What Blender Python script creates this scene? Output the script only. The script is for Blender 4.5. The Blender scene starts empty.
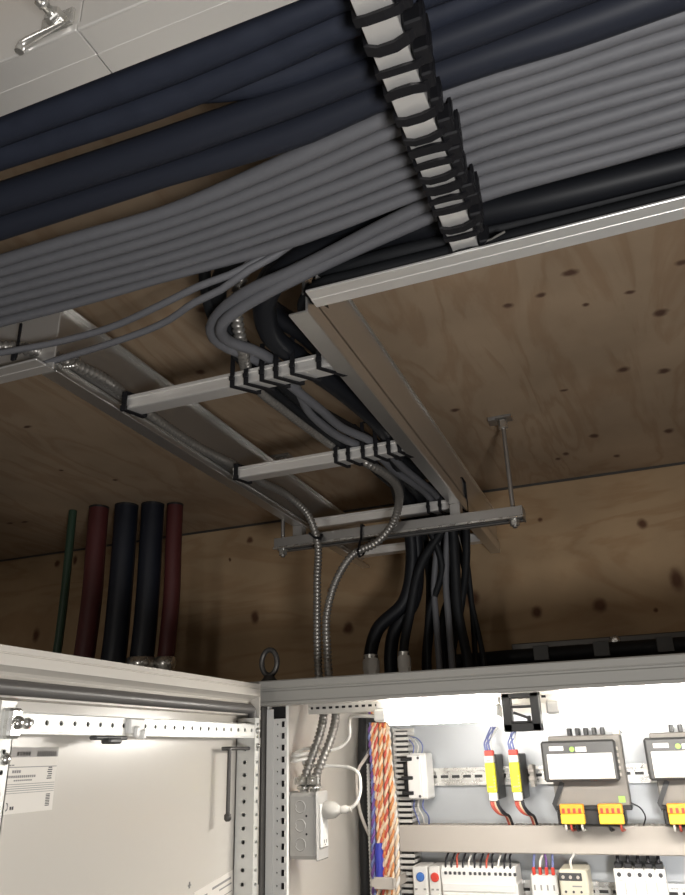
import bpy, math, random
from mathutils import Vector

random.seed(7)
scene = bpy.context.scene
COL = scene.collection

# ------------------------------------------------------------------ camera, world, lights, exposure
cam_data = bpy.data.cameras.new('camera')
cam = bpy.data.objects.new('camera', cam_data)
COL.objects.link(cam)
scene.camera = cam
cam_data.sensor_fit = 'VERTICAL'
cam_data.sensor_height = 24.0
cam_data.lens = 745.64 * 24.0 / 895.0
cam_data.clip_start = 0.02
YAW, PITCH, ROLL = math.radians(20.608), math.radians(22.361), math.radians(-1.698)
_f = Vector((-math.sin(YAW) * math.cos(PITCH), math.cos(YAW) * math.cos(PITCH), math.sin(PITCH)))
_r = Vector((math.cos(YAW), math.sin(YAW), 0))
_u = _r.cross(_f)
_r2 = _r * math.cos(ROLL) + _u * math.sin(ROLL)
_u2 = -_r * math.sin(ROLL) + _u * math.cos(ROLL)
from mathutils import Matrix
cam.matrix_world = Matrix(((_r2.x, _u2.x, -_f.x, 0), (_r2.y, _u2.y, -_f.y, 0), (_r2.z, _u2.z, -_f.z, 1.62), (0, 0, 0, 1)))

world = bpy.data.worlds.new('world')
scene.world = world
world.use_nodes = True
world.node_tree.nodes['Background'].inputs[0].default_value = (0.85, 0.9, 1.0, 1)
world.node_tree.nodes['Background'].inputs[1].default_value = 0.03

def area_light(name, loc, target, size, power, color):
    d = bpy.data.lights.new(name, 'AREA')
    d.shape = 'DISK'
    d.size = size
    d.energy = power
    d.color = color
    o = bpy.data.objects.new(name, d)
    COL.objects.link(o)
    o.location = loc
    o.rotation_euler = (Vector(target) - Vector(loc)).to_track_quat('-Z', 'Y').to_euler()
    return o

area_light('low_fill_lamp', (0.35, -0.25, 1.25), (-0.05, 0.75, 2.15), 0.26, 12.5, (1.0, 0.985, 0.97))  # unseen lamp added low beside the camera to light tray and ceiling
area_light('room_lamp', (-0.8, -1.45, 1.88), (-0.75, 1.5, 1.85), 0.35, 5.2, (1.0, 0.94, 0.86))

vs = scene.view_settings
vs.view_transform = 'Standard'
vs.look = 'None'
vs.exposure = 0.0
vs.gamma = 1.0
vs.use_curve_mapping = False
scene.cycles.use_denoising = True
scene.cycles.max_bounces = 8
LED_STRENGTH = 80.0

# ------------------------------------------------------------------ materials
def new_mat(name):
    m = bpy.data.materials.new(name)
    m.use_nodes = True
    nt = m.node_tree
    return m, nt, nt.nodes['Principled BSDF']

def mat(name, col, rough=0.5, metal=0.0, noise=0.0, nscale=40.0, bump=0.0, stretch=(1, 1, 1), spec=0.5):
    m, nt, b = new_mat(name)
    b.inputs['Base Color'].default_value = (*col, 1)
    b.inputs['Roughness'].default_value = rough
    b.inputs['Metallic'].default_value = metal
    b.inputs['Specular IOR Level'].default_value = spec
    if noise or bump:
        tc = nt.nodes.new('ShaderNodeTexCoord')
        mp = nt.nodes.new('ShaderNodeMapping')
        mp.inputs['Scale'].default_value = stretch
        nz = nt.nodes.new('ShaderNodeTexNoise')
        nz.inputs['Scale'].default_value = nscale
        nz.inputs['Detail'].default_value = 5
        nt.links.new(tc.outputs['Object'], mp.inputs[0])
        nt.links.new(mp.outputs[0], nz.inputs['Vector'])
        if noise:
            mx = nt.nodes.new('ShaderNodeMix')
            mx.data_type = 'RGBA'
            mx.inputs[6].default_value = (*[c * (1 - noise) for c in col], 1)
            mx.inputs[7].default_value = (*[min(1, c * (1 + noise)) for c in col], 1)
            nt.links.new(nz.outputs['Fac'], mx.inputs[0])
            nt.links.new(mx.outputs[2], b.inputs['Base Color'])
            mr = nt.nodes.new('ShaderNodeMapRange')
            mr.inputs['To Min'].default_value = max(0.05, rough - 0.12)
            mr.inputs['To Max'].default_value = min(1, rough + 0.12)
            nt.links.new(nz.outputs['Fac'], mr.inputs['Value'])
            nt.links.new(mr.outputs[0], b.inputs['Roughness'])
        if bump:
            bp = nt.nodes.new('ShaderNodeBump')
            bp.inputs['Strength'].default_value = bump
            bp.inputs['Distance'].default_value = 0.002
            nt.links.new(nz.outputs['Fac'], bp.inputs['Height'])
            nt.links.new(bp.outputs[0], b.inputs['Normal'])
    return m

def emit(name, col, strength):
    m, nt, b = new_mat(name)
    b.inputs['Base Color'].default_value = (*col, 1)
    b.inputs['Emission Color'].default_value = (*col, 1)
    b.inputs['Emission Strength'].default_value = strength
    return m

def printed(name, col, ink, rough=0.5):
    """cable jacket with a broken line of print along it (UV: x metres along, y around)"""
    m, nt, b = new_mat(name)
    N, L = nt.nodes, nt.links
    b.inputs['Roughness'].default_value = rough
    uv = N.new('ShaderNodeUVMap')
    sp = N.new('ShaderNodeSeparateXYZ')
    L.new(uv.outputs[0], sp.inputs[0])
    def math_(op, a, bv):
        n = N.new('ShaderNodeMath'); n.operation = op
        if hasattr(a, 'links'): L.new(a, n.inputs[0])
        else: n.inputs[0].default_value = a
        if hasattr(bv, 'links'): L.new(bv, n.inputs[1])
        else: n.inputs[1].default_value = bv
        return n.outputs[0]
    b.inputs['Specular IOR Level'].default_value = 0.25
    d = math_('ABSOLUTE', math_('SUBTRACT', sp.outputs[1], 0.12), 0)
    band = math_('LESS_THAN', d, 0.028)
    cell = math_('FRACT', math_('MULTIPLY', sp.outputs[0], 75.0), 0)
    dot = math_('LESS_THAN', cell, 0.45)
    nz = N.new('ShaderNodeTexNoise'); nz.inputs['Scale'].default_value = 14
    cx = N.new('ShaderNodeCombineXYZ'); L.new(sp.outputs[0], cx.inputs[0])
    L.new(cx.outputs[0], nz.inputs['Vector'])
    gate = math_('GREATER_THAN', nz.outputs['Fac'], 0.42)
    f = math_('MULTIPLY', math_('MULTIPLY', band, dot), gate)
    mx = N.new('ShaderNodeMix'); mx.data_type = 'RGBA'
    mx.inputs[6].default_value = (*col, 1); mx.inputs[7].default_value = (*ink, 1)
    L.new(f, mx.inputs[0]); L.new(mx.outputs[2], b.inputs['Base Color'])
    return m

def plywood(name, axes, knots, grain, base, dark):
    """plywood sheet: stretched grain, slow blotches and oval knots at fixed places on the sheet"""
    m, nt, b = new_mat(name)
    N, L = nt.nodes, nt.links
    b.inputs['Roughness'].default_value = 0.75
    b.inputs['Specular IOR Level'].default_value = 0.25
    tc = N.new('ShaderNodeTexCoord')
    sp = N.new('ShaderNodeSeparateXYZ'); L.new(tc.outputs['Object'], sp.inputs[0])
    cb = N.new('ShaderNodeCombineXYZ')
    L.new(sp.outputs[axes[0]], cb.inputs[0]); L.new(sp.outputs[axes[1]], cb.inputs[1])
    mp = N.new('ShaderNodeMapping'); mp.inputs['Scale'].default_value = grain
    L.new(cb.outputs[0], mp.inputs[0])
    wv = N.new('ShaderNodeTexNoise'); wv.inputs['Scale'].default_value = 1.0
    wv.inputs['Detail'].default_value = 6; wv.inputs['Distortion'].default_value = 1.6
    L.new(mp.outputs[0], wv.inputs['Vector'])
    mul = N.new('ShaderNodeMath'); mul.operation = 'MULTIPLY'; mul.inputs[1].default_value = 6.0
    L.new(wv.outputs['Fac'], mul.inputs[0])
    sn = N.new('ShaderNodeMath'); sn.operation = 'PINGPONG'; sn.inputs[1].default_value = 0.5
    L.new(mul.outputs[0], sn.inputs[0])
    ramp = N.new('ShaderNodeMapRange'); ramp.inputs['From Max'].default_value = 0.35
    ramp.interpolation_type = 'SMOOTHSTEP'
    L.new(sn.outputs[0], ramp.inputs['Value'])
    n2 = N.new('ShaderNodeTexNoise'); n2.inputs['Scale'].default_value = 4.5; n2.inputs['Detail'].default_value = 4
    L.new(cb.outputs[0], n2.inputs['Vector'])
    r2 = N.new('ShaderNodeMapRange'); r2.inputs['From Min'].default_value = 0.3; r2.inputs['From Max'].default_value = 0.7
    L.new(n2.outputs['Fac'], r2.inputs['Value'])
    m1 = N.new('ShaderNodeMix'); m1.data_type = 'RGBA'
    m1.inputs[6].default_value = (*[c * 0.84 for c in base], 1); m1.inputs[7].default_value = (*[c * 1.12 for c in base], 1)
    L.new(r2.outputs[0], m1.inputs[0])
    gr = N.new('ShaderNodeMix'); gr.data_type = 'RGBA'; gr.blend_type = 'MULTIPLY'
    gr.inputs[7].default_value = (0.88, 0.83, 0.79, 1)
    inv = N.new('ShaderNodeMath'); inv.operation = 'SUBTRACT'; inv.inputs[0].default_value = 1.0
    L.new(ramp.outputs[0], inv.inputs[1]); L.new(inv.outputs[0], gr.inputs[0]); L.new(m1.outputs[2], gr.inputs[6])
    # warp so the knots are not perfect ovals
    nw = N.new('ShaderNodeTexNoise'); nw.inputs['Scale'].default_value = 38
    L.new(cb.outputs[0], nw.inputs['Vector'])
    ws = N.new('ShaderNodeVectorMath'); ws.operation = 'SCALE'; ws.inputs['Scale'].default_value = 0.012
    L.new(nw.outputs['Color'], ws.inputs[0])
    wa = N.new('ShaderNodeVectorMath'); wa.operation = 'ADD'
    L.new(cb.outputs[0], wa.inputs[0]); L.new(ws.outputs[0], wa.inputs[1])
    last = None
    for (kx, ky, rx, ry) in knots:
        v = N.new('ShaderNodeVectorMath'); v.operation = 'SUBTRACT'
        v.inputs[1].default_value = (kx + 0.006, ky + 0.006, 0.006); L.new(wa.outputs[0], v.inputs[0])
        s = N.new('ShaderNodeVectorMath'); s.operation = 'MULTIPLY'
        s.inputs[1].default_value = (1 / rx, 1 / ry, 0); L.new(v.outputs[0], s.inputs[0])
        ln = N.new('ShaderNodeVectorMath'); ln.operation = 'LENGTH'; L.new(s.outputs[0], ln.inputs[0])
        mr = N.new('ShaderNodeMapRange'); mr.interpolation_type = 'SMOOTHSTEP'
        mr.inputs['From Min'].default_value = 0.35; mr.inputs['From Max'].default_value = 1.3
        mr.inputs['To Min'].default_value = 1; mr.inputs['To Max'].default_value = 0
        L.new(ln.outputs['Value'], mr.inputs['Value'])
        if last is None: last = mr.outputs[0]
        else:
            mxm = N.new('ShaderNodeMath'); mxm.operation = 'MAXIMUM'
            L.new(last, mxm.inputs[0]); L.new(mr.outputs[0], mxm.inputs[1]); last = mxm.outputs[0]
    kd = N.new('ShaderNodeMix'); kd.data_type = 'RGBA'
    kd.inputs[7].default_value = (*dark, 1)
    L.new(last, kd.inputs[0]); L.new(gr.outputs[2], kd.inputs[6])
    L.new(kd.outputs[2], b.inputs['Base Color'])
    bp = N.new('ShaderNodeBump'); bp.inputs['Strength'].default_value = 0.15; bp.inputs['Distance'].default_value = 0.002
    L.new(ramp.outputs[0], bp.inputs['Height']); L.new(bp.outputs[0], b.inputs['Normal'])
    return m

CEIL_KNOTS = [(-.004, .974, .013, .009), (.077, 1.062, .009, .006), (.121, 1.145, .012, .012), (.059, 1.323, .012, .012), (.128, 1.362, .014, .012),
              (-.052, 1.366, .008, .006), (-.015, 1.631, .011, .013), (-.084, 1.717, .008, .012), (-.105, 1.743, .008, .01), (.028, 1.784, .008, .012),
              (.142, 1.673, .011, .016), (-.052, 1.014, .008, .007), (-.103, 1.025, .008, .008), (-1.095, 1.078, .012, .006), (-1.621, 1.582, .013, .008),
              (-1.576, 1.592, .014, .007), (-.54, .843, .013, .01), (-.651, 1.017, .01, .01), (-1.133, 1.414, .008, .007),
              (.15, 1.012, .011, .008), (-.268, 1.367, .011, .008), (-1.205, 1.303, .007, .006), (.01, 1.071, .005, .005), (-.9, 1.2, .012, .01)]
WALL_KNOTS = [(-.068, 1.932, .018, .018), (-.217, 1.93, .015, .016), (.111, 1.976, .018, .03), (-.374, 1.977, .02, .028), (-.714, 1.932, .016, .018),
              (-.994, 1.986, .014, .02), (-1.771, 1.997, .014, .024), (-1.65, 2.225, .01, .016), (.052, 1.911, .006, .006),
              (-.764, 2.039, .008, .01), (-.18, 2.161, .006, .006), (.06, 2.12, .012, .014), (-1.015, 2.212, .012, .012), (-1.08, 2.16, .006, .006), (-1.72, 2.22, .012, .012)]
M = {}
M['ply_ceiling'] = plywood('plywood_ceiling', (0, 1), CEIL_KNOTS, (6.0, 1.3, 1), (0.365, 0.270, 0.182), (0.105, 0.058, 0.04))
M['ply_wall'] = plywood('plywood_wall', (0, 2), WALL_KNOTS, (1.1, 4.0, 1), (0.40, 0.28, 0.165), (0.115, 0.055, 0.03))
M['concrete'] = mat('concrete_floor', (0.33, 0.32, 0.30), 0.85, 0, 0.15, 6, 0.2)
M['drywall'] = mat('painted_wall', (0.55, 0.53, 0.50), 0.8, 0, 0.03, 8)
M['alu'] = mat('aluminium', (0.90, 0.885, 0.86), 0.40, 0.78)
M['alu_shaded'] = mat('shaded_aluminium', (0.76, 0.75, 0.73), 0.35, 0.93)  # same aluminium as alu, darkened to paint the dimmer light on the branch tray
M['rung'] = mat('aluminium_rung', (0.88, 0.86, 0.83), 0.38, 0.65)
M['strut'] = mat('galvanised_strut', (0.40, 0.39, 0.38), 0.40, 0.85)
M['zinc'] = mat('zinc', (0.70, 0.69, 0.66), 0.28, 0.9, 0.1, 60)
M['dark_steel'] = mat('dark_steel', (0.10, 0.095, 0.09), 0.45, 0.6, 0.15, 40)
M['cable_grey'] = mat('grey_cable_jacket', (0.128, 0.129, 0.140), 0.62, 0, 0.10, 120, 0.15)
M['cable_dark'] = mat('dark_cable_jacket', (0.020, 0.024, 0.038), 0.6, 0, 0.2, 60, 0.25, spec=0.25)  # blue of the lens haze is mixed into this jacket colour
M['cable_print'] = printed('printed_dark_cable_jacket', (0.020, 0.023, 0.034), (0.16, 0.16, 0.18))  # jacket colour includes the bluish lens haze
M['cable_print_black'] = printed('printed_black_cable_jacket', (0.010, 0.011, 0.014), (0.10, 0.10, 0.11))
M['cable_black'] = mat('black_cable_jacket', (0.010, 0.011, 0.013), 0.6, 0, 0.15, 60, spec=0.25)
M['tie'] = mat('black_nylon', (0.010, 0.010, 0.012), 0.5, spec=0.25)
M['conduit'] = mat('flexible_conduit', (0.30, 0.285, 0.265), 0.36, 0.65)
M['paint'] = mat('light_grey_paint', (0.61, 0.585, 0.54), 0.36)
M['paint_in'] = mat('interior_grey_paint', (0.63, 0.595, 0.54), 0.24)
M['gasket'] = mat('gasket_foam', (0.11, 0.105, 0.10), 0.42)
M['rail'] = mat('zinc_plated_rail', (0.72, 0.72, 0.69), 0.42, 0.35, 0.05, 60)
M['box_metal'] = mat('stamped_box_steel', (0.52, 0.51, 0.49), 0.45, 0.2, 0.06, 40)
M['plate'] = mat('galvanised_plate', (0.50, 0.52, 0.54), 0.42, 0.45, 0.10, 9)
M['duct'] = mat('grey_duct', (0.47, 0.43, 0.385), 0.5)
M['comb'] = mat('pale_duct', (0.60, 0.585, 0.55), 0.5)
M['white'] = mat('white_plastic', (0.80, 0.79, 0.76), 0.4)
M['cream'] = mat('cream_plastic', (0.66, 0.62, 0.50), 0.45)
M['black'] = mat('black_plastic', (0.018, 0.018, 0.019), 0.4)
M['charcoal'] = mat('charcoal_plastic', (0.055, 0.055, 0.055), 0.45)
M['yellow'] = mat('yellow_plastic', (0.80, 0.76, 0.03), 0.45)
M['orange'] = mat('orange_plastic', (0.88, 0.36, 0.03), 0.45)
M['amber'] = mat('amber_plastic', (0.92, 0.56, 0.05), 0.45)
M['red'] = mat('red_plastic', (0.62, 0.05, 0.03), 0.45)
M['blue'] = mat('blue_plastic', (0.06, 0.17, 0.50), 0.45)
M['navy'] = mat('blue_sleeve', (0.03, 0.04, 0.36), 0.45)
M['violet'] = mat('violet_wire', (0.16, 0.07, 0.26), 0.5)
M['wire_orange'] = mat('orange_wire', (0.62, 0.24, 0.08), 0.5)
M['wire_tan'] = mat('tan_wire', (0.72, 0.56, 0.40), 0.5)
M['wire_red'] = mat('red_wire', (0.52, 0.09, 0.06), 0.5)
M['wire_blue'] = mat('blue_wire', (0.16, 0.19, 0.40), 0.5)
M['wire_black'] = mat('black_wire', (0.015, 0.015, 0.02), 0.5)
M['wire_white'] = mat('white_wire', (0.74, 0.72, 0.68), 0.45)
M['pipe_red'] = mat('red_hose', (0.085, 0.018, 0.018), 0.55, 0, 0.2, 30)
M['pipe_blue'] = mat('blue_black_hose', (0.008, 0.011, 0.020), 0.5, 0, 0.2, 30)
M['pipe_green'] = mat('green_cable', (0.03, 0.065, 0.04), 0.5)
M['clear'] = mat('clear_plastic', (0.55, 0.53, 0.49), 0.2)
M['paper'] = mat('sticker_paper', (0.80, 0.76, 0.70), 0.55)
M['paper_grey'] = mat('sticker_grey_print', (0.36, 0.34, 0.32), 0.55)
M['ink'] = mat('ink', (0.06, 0.06, 0.065), 0.6)
M['ink_grey'] = mat('ink_grey', (0.30, 0.29, 0.28), 0.6)
M['green_label'] = mat('green_label', (0.30, 0.52, 0.10), 0.5)
M['case_grey'] = mat('dark_grey_case', (0.20, 0.185, 0.165), 0.5)
M['led'] = emit('led_diffuser', (1.0, 0.95, 0.88), LED_STRENGTH)
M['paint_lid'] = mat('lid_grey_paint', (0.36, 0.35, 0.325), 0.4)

# ------------------------------------------------------------------ mesh helpers
class MB:
    def __init__(self):
        self.v, self.f, self.s, self.uv = [], [], [], {}
    def add(self, verts, faces, smooth=False, uvs=None):
        o = len(self.v)
        self.v += [tuple(p) for p in verts]
        for i, fc in enumerate(faces):
            if uvs is not None: self.uv[len(self.f)] = uvs[i]
            self.f.append(tuple(o + k for k in fc))
            self.s.append(smooth)
        return self
    def box(self, x0, x1, y0, y1, z0, z1, c=0.0):
        x0, x1 = min(x0, x1), max(x0, x1); y0, y1 = min(y0, y1), max(y0, y1); z0, z1 = min(z0, z1), max(z0, z1)
        c = min(c, (x1 - x0) * .45, (y1 - y0) * .45, (z1 - z0) * .45)
        if c <= 0:
            vs_ = [(x, y, z) for x in (x0, x1) for y in (y0, y1) for z in (z0, z1)]
            return self.add(vs_, [(0, 1, 3, 2), (4, 6, 7, 5), (0, 4, 5, 1), (2, 3, 7, 6), (0, 2, 6, 4), (1, 5, 7, 3)])
        X, Y, Z = (x0, x1), (y0, y1), (z0, z1)
        vs_, idx = [], {}
        for i in (0, 1):
            for j in (0, 1):
                for k in (0, 1):
                    sx, sy, sz = (1, -1)[i], (1, -1)[j], (1, -1)[k]
                    for a in range(3):
                        p = [X[i] + sx * c, Y[j] + sy * c, Z[k] + sz * c]
                        p[a] = (X[i], Y[j], Z[k])[a]
                        idx[(i, j, k, a)] = len(vs_); vs_.append(tuple(p))
        fs = []
        for i in (0, 1):
            fs.append([idx[(i, 0, 0, 0)], idx[(i, 1, 0, 0)], idx[(i, 1, 1, 0)], idx[(i, 0, 1, 0)]])
            fs.append([idx[(0, i, 0, 1)], idx[(1, i, 0, 1)], idx[(1, i, 1, 1)], idx[(0, i, 1, 1)]])
            fs.append([idx[(0, 0, i, 2)], idx[(1, 0, i, 2)], idx[(1, 1, i, 2)], idx[(0, 1, i, 2)]])
        for p in (0, 1):
            for q in (0, 1):
                fs.append([idx[(p, q, 0, 0)], idx[(p, q, 1, 0)], idx[(p, q, 1, 1)], idx[(p, q, 0, 1)]])
                fs.append([idx[(p, 0, q, 0)], idx[(p, 1, q, 0)], idx[(p, 1, q, 2)], idx[(p, 0, q, 2)]])
                fs.append([idx[(0, p, q, 1)], idx[(1, p, q, 1)], idx[(1, p, q, 2)], idx[(0, p, q, 2)]])
        for i in (0, 1):
            for j in (0, 1):
                for k in (0, 1):
                    fs.append([idx[(i, j, k, 0)], idx[(i, j, k, 1)], idx[(i, j, k, 2)]])
        return self.add(vs_, fs)
    def tube(self, pts, r, n=10, caps=True):
        pts = [Vector(p[:3]) for p in pts]
        rr = r if hasattr(r, '__len__') else [r] * len(pts)
        T = []
        for i in range(len(pts)):
            a, b = pts[max(0, i - 1)], pts[min(len(pts) - 1, i + 1)]
            T.append((b - a).normalized())
        up = Vector((0, 0, 1)) if abs(T[0].z) < 0.9 else Vector((1, 0, 0))
        nrm = (up - T[0] * up.dot(T[0])).normalized()
        verts, faces, uvs, s = [], [], [], 0.0
        lens = []
        for i, p in enumerate(pts):
            nrm = (nrm - T[i] * nrm.dot(T[i])).normalized()
            bn = T[i].cross(nrm)
            for k in range(n):
                a = 2 * math.pi * k / n
                verts.append(p + (nrm * math.cos(a) + bn * math.sin(a)) * rr[i])
            if i: s += (p - pts[i - 1]).length
            lens.append(s)
        for i in range(len(pts) - 1):
            for k in range(n):
                k2 = (k + 1) % n
                faces.append((i * n + k, i * n + k2, (i + 1) * n + k2, (i + 1) * n + k))
                va, vb = k / n, (k + 1) / n
                uvs.append(((lens[i], va), (lens[i], vb), (lens[i + 1], vb), (lens[i + 1], va)))
        self.add(verts, faces, True, uvs)
        if caps:
            self.add(verts[:n], [tuple(reversed(range(n)))])
            self.add(verts[-n:], [tuple(range(n))])
        return self
    def cyl(self, a, b, r, n=14, r2=None):
        return self.tube([a, b], [r, r if r2 is None else r2], n)
    def lathe(self, c, axis, prof, n=16):
        """prof: (distance along axis, radius)"""
        ax = Vector(axis).normalized()
        c = Vector(c)
        up = Vector((0, 0, 1)) if abs(ax.z) < .9 else Vector((1, 0, 0))
        u = (up - ax * up.dot(ax)).normalized(); w = ax.cross(u)
        verts = [c + ax * t + (u * math.cos(2 * math.pi * k / n) + w * math.sin(2 * math.pi * k / n)) * r for t, r in prof for k in range(n)]
        faces = [(i * n + k, i * n + (k + 1) % n, (i + 1) * n + (k + 1) % n, (i + 1) * n + k) for i in range(len(prof) - 1) for k in range(n)]
        self.add(verts, faces, n > 8)
        self.add(verts[:n], [tuple(reversed(range(n)))]); self.add(verts[-n:], [tuple(range(n))])
        return self
    def prism(self, poly, axis, a, b):
        """poly: 2-D outline on the two other axes (in xyz order), extruded along axis from a to b"""
        n = len(poly)
        def mk(t):
            o = []
            for p, q in poly:
                o.append({'x': (t, p, q), 'y': (p, t, q), 'z': (p, q, t)}[axis])
            return o
        self.add(mk(a) + mk(b), [tuple(range(n - 1, -1, -1)), tuple(range(n, 2 * n))] + [(i, (i + 1) % n, n + (i + 1) % n, n + i) for i in range(n)])
        return self
    def loop(self, pts, wvec, t):
        """flat strap closed around pts; wvec: full width vector, t: thickness"""
        P = [Vector(p) for p in pts]
        c = sum(P, Vector()) / len(P)
        W = Vector(wvec) / 2
        verts = []
        for p in P:
            d = p - c
            d = d - W.normalized() * d.dot(W.normalized())
            q = p + d.normalized() * t * 1.4
            verts += [p - W, p + W, q + W, q - W]
        n = len(P)
        faces = []
        for i in range(n):
            j = (i + 1) % n
            for k in range(4):
                faces.append((4 * i + k, 4 * i + (k + 1) % 4, 4 * j + (k + 1) % 4, 4 * j + k))
        return self.add(verts, faces)
    def perf(self, origin, u, w, length, width, pitch, hole, th=0.002, shape='round', rows=(0.0,), start=0.0):
        """perforated strip from origin along u (length), across w (width); hole = (half length, half width)"""
        u, w = Vector(u), Vector(w); o = Vector(origin); nrm = u.cross(w).normalized()
        rw = width / len(rows)
        for ri, off in enumerate(rows):
            n = int(length / pitch)
            for i in range(n):
                cu, cw = (i + .5) * pitch, ri * rw + rw / 2
                hc = (cu, cw + off)
                x0, x1, y0, y1 = i * pitch, (i + 1) * pitch, ri * rw, (ri + 1) * rw
                if shape == 'round':
                    ang = [k * math.pi / 4 for k in range(8)]
                    inner = [(hc[0] + hole[0] * math.cos(a), hc[1] + hole[1] * math.sin(a)) for a in ang]
                    outer = [(x1, hc[1]), (x1, y1), (hc[0], y1), (x0, y1), (x0, hc[1]), (x0, y0), (hc[0], y0), (x1, y0)]
                else:
                    inner = [(hc[0] + hole[0] * a, hc[1] + hole[1] * b) for a, b in ((1, 1), (-1, 1), (-1, -1), (1, -1))]
                    outer = [(x1, y1), (x0, y1), (x0, y0), (x1, y0)]
                k = len(inner)
                vs_ = [o + u * a + w * b for a, b in inner + outer] + [o + u * a + w * b - nrm * th for a, b in inner]
                fs = [(j, (j + 1) % k, k + (j + 1) % k, k + j) for j in range(k)] + [(j, (j + 1) % k, 2 * k + (j + 1) % k, 2 * k + j) for j in range(k)]
                self.add(vs_, fs)
        return self

ROOT = {}
def link_mesh(name, mb, material, off):
    me = bpy.data.meshes.new(name)
    me.from_pydata([(p[0] - off[0], p[1] - off[1], p[2] - off[2]) for p in mb.v], [], mb.f)
    for p, s in zip(me.polygons, mb.s): p.use_smooth = s
    if mb.uv:
        ul = me.uv_layers.new(name='UVMap')
        for fi, uvs in mb.uv.items():
            for li, t in zip(me.polygons[fi].loop_indices, uvs): ul.data[li].uv = t
    me.materials.append(M[material])
    me.validate()
    bm_fix(me)
    o = bpy.data.objects.new(name, me)
    COL.objects.link(o)
    return o

import bmesh
def bm_fix(me):
    bm = bmesh.new(); bm.from_mesh(me)
    bmesh.ops.recalc_face_normals(bm, faces=bm.faces)
    bm.to_mesh(me); bm.free()

def tag(o, label, cat, group=None):
    o['label'] = label; o['category'] = cat
    if group: o['group'] = group
    return o

def thing(name, loc, label, cat, group=None):
    o = bpy.data.objects.new(name, None)
    COL.objects.link(o)
    o.location = loc; o.empty_display_size = 0.02
    ROOT[o] = tuple(loc)
    return tag(o, label, cat, group)

def part(name, mb, material, parent, label=None):
    o = link_mesh(name, mb, material, ROOT[parent])
    o.parent = parent
    ROOT[o] = ROOT[parent]
    if label: o['label'] = label
    if name == 'print': o['kind'] = 'stuff'
    return o

def single(name, mb, material, label, cat, group=None):
    xs, ys, zs = zip(*mb.v)
    off = ((min(xs) + max(xs)) / 2, (min(ys) + max(ys)) / 2, min(zs))
    o = link_mesh(name, mb, material, off)
    o.location = off
    ROOT[o] = off
    return tag(o, label, cat, group)

def struct(name, mb, material, parent=None):
    o = link_mesh(name, mb, material, (0, 0, 0))
    o['kind'] = 'structure'
    return o

def smooth_path(pts, step=0.012, vals=None):
    """smooth curve through pts, resampled; optional value per point is interpolated too"""
    P = [Vector(p[:3]) for p in pts]
    V = vals or [0] * len(P)
    out, ov = [], []
    D = [max(1e-6, (q - p).length) for p, q in zip(P, P[1:])]
    S = [(q - p) / d for p, q, d in zip(P, P[1:], D)]
    T = [S[0]] + [(S[i - 1] * D[i] + S[i] * D[i - 1]) / (D[i - 1] + D[i]) for i in range(1, len(S))] + [S[-1]]
    for i in range(len(P) - 1):
        n = max(2, int(D[i] / step)) if D[i] < 0.5 else 12
        for k in range(n):
            t = k / n
            h00, h10, h01, h11 = 2 * t**3 - 3 * t * t + 1, t**3 - 2 * t * t + t, -2 * t**3 + 3 * t * t, t**3 - t * t
            out.append(P[i] * h00 + T[i] * (h10 * D[i]) + P[i + 1] * h01 + T[i + 1] * (h11 * D[i]))
            ov.append(V[i] * (1 - t) + V[i + 1] * t)
    out.append(P[-1]); ov.append(V[-1])
    return (out, ov) if vals else out

def ribbed(pts, r, pitch=0.0075, n=10):
    """corrugated hose along pts"""
    dense = smooth_path(pts, 0.004)
    L = [0.0]
    for a, b in zip(dense, dense[1:]): L.append(L[-1] + (b - a).length)
    res, k, s, half = [], 0, 0.0, pitch / 3
    while s < L[-1]:
        while k < len(L) - 2 and L[k + 1] < s: k += 1
        t = (s - L[k]) / max(1e-9, L[k + 1] - L[k])
        res.append(dense[k].lerp(dense[k + 1], t)); s += half
    rr = [r * (1.0, 1.0, 0.70)[i % 3] for i in range(len(res))]
    return MB().tube(res, rr, n)

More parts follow.
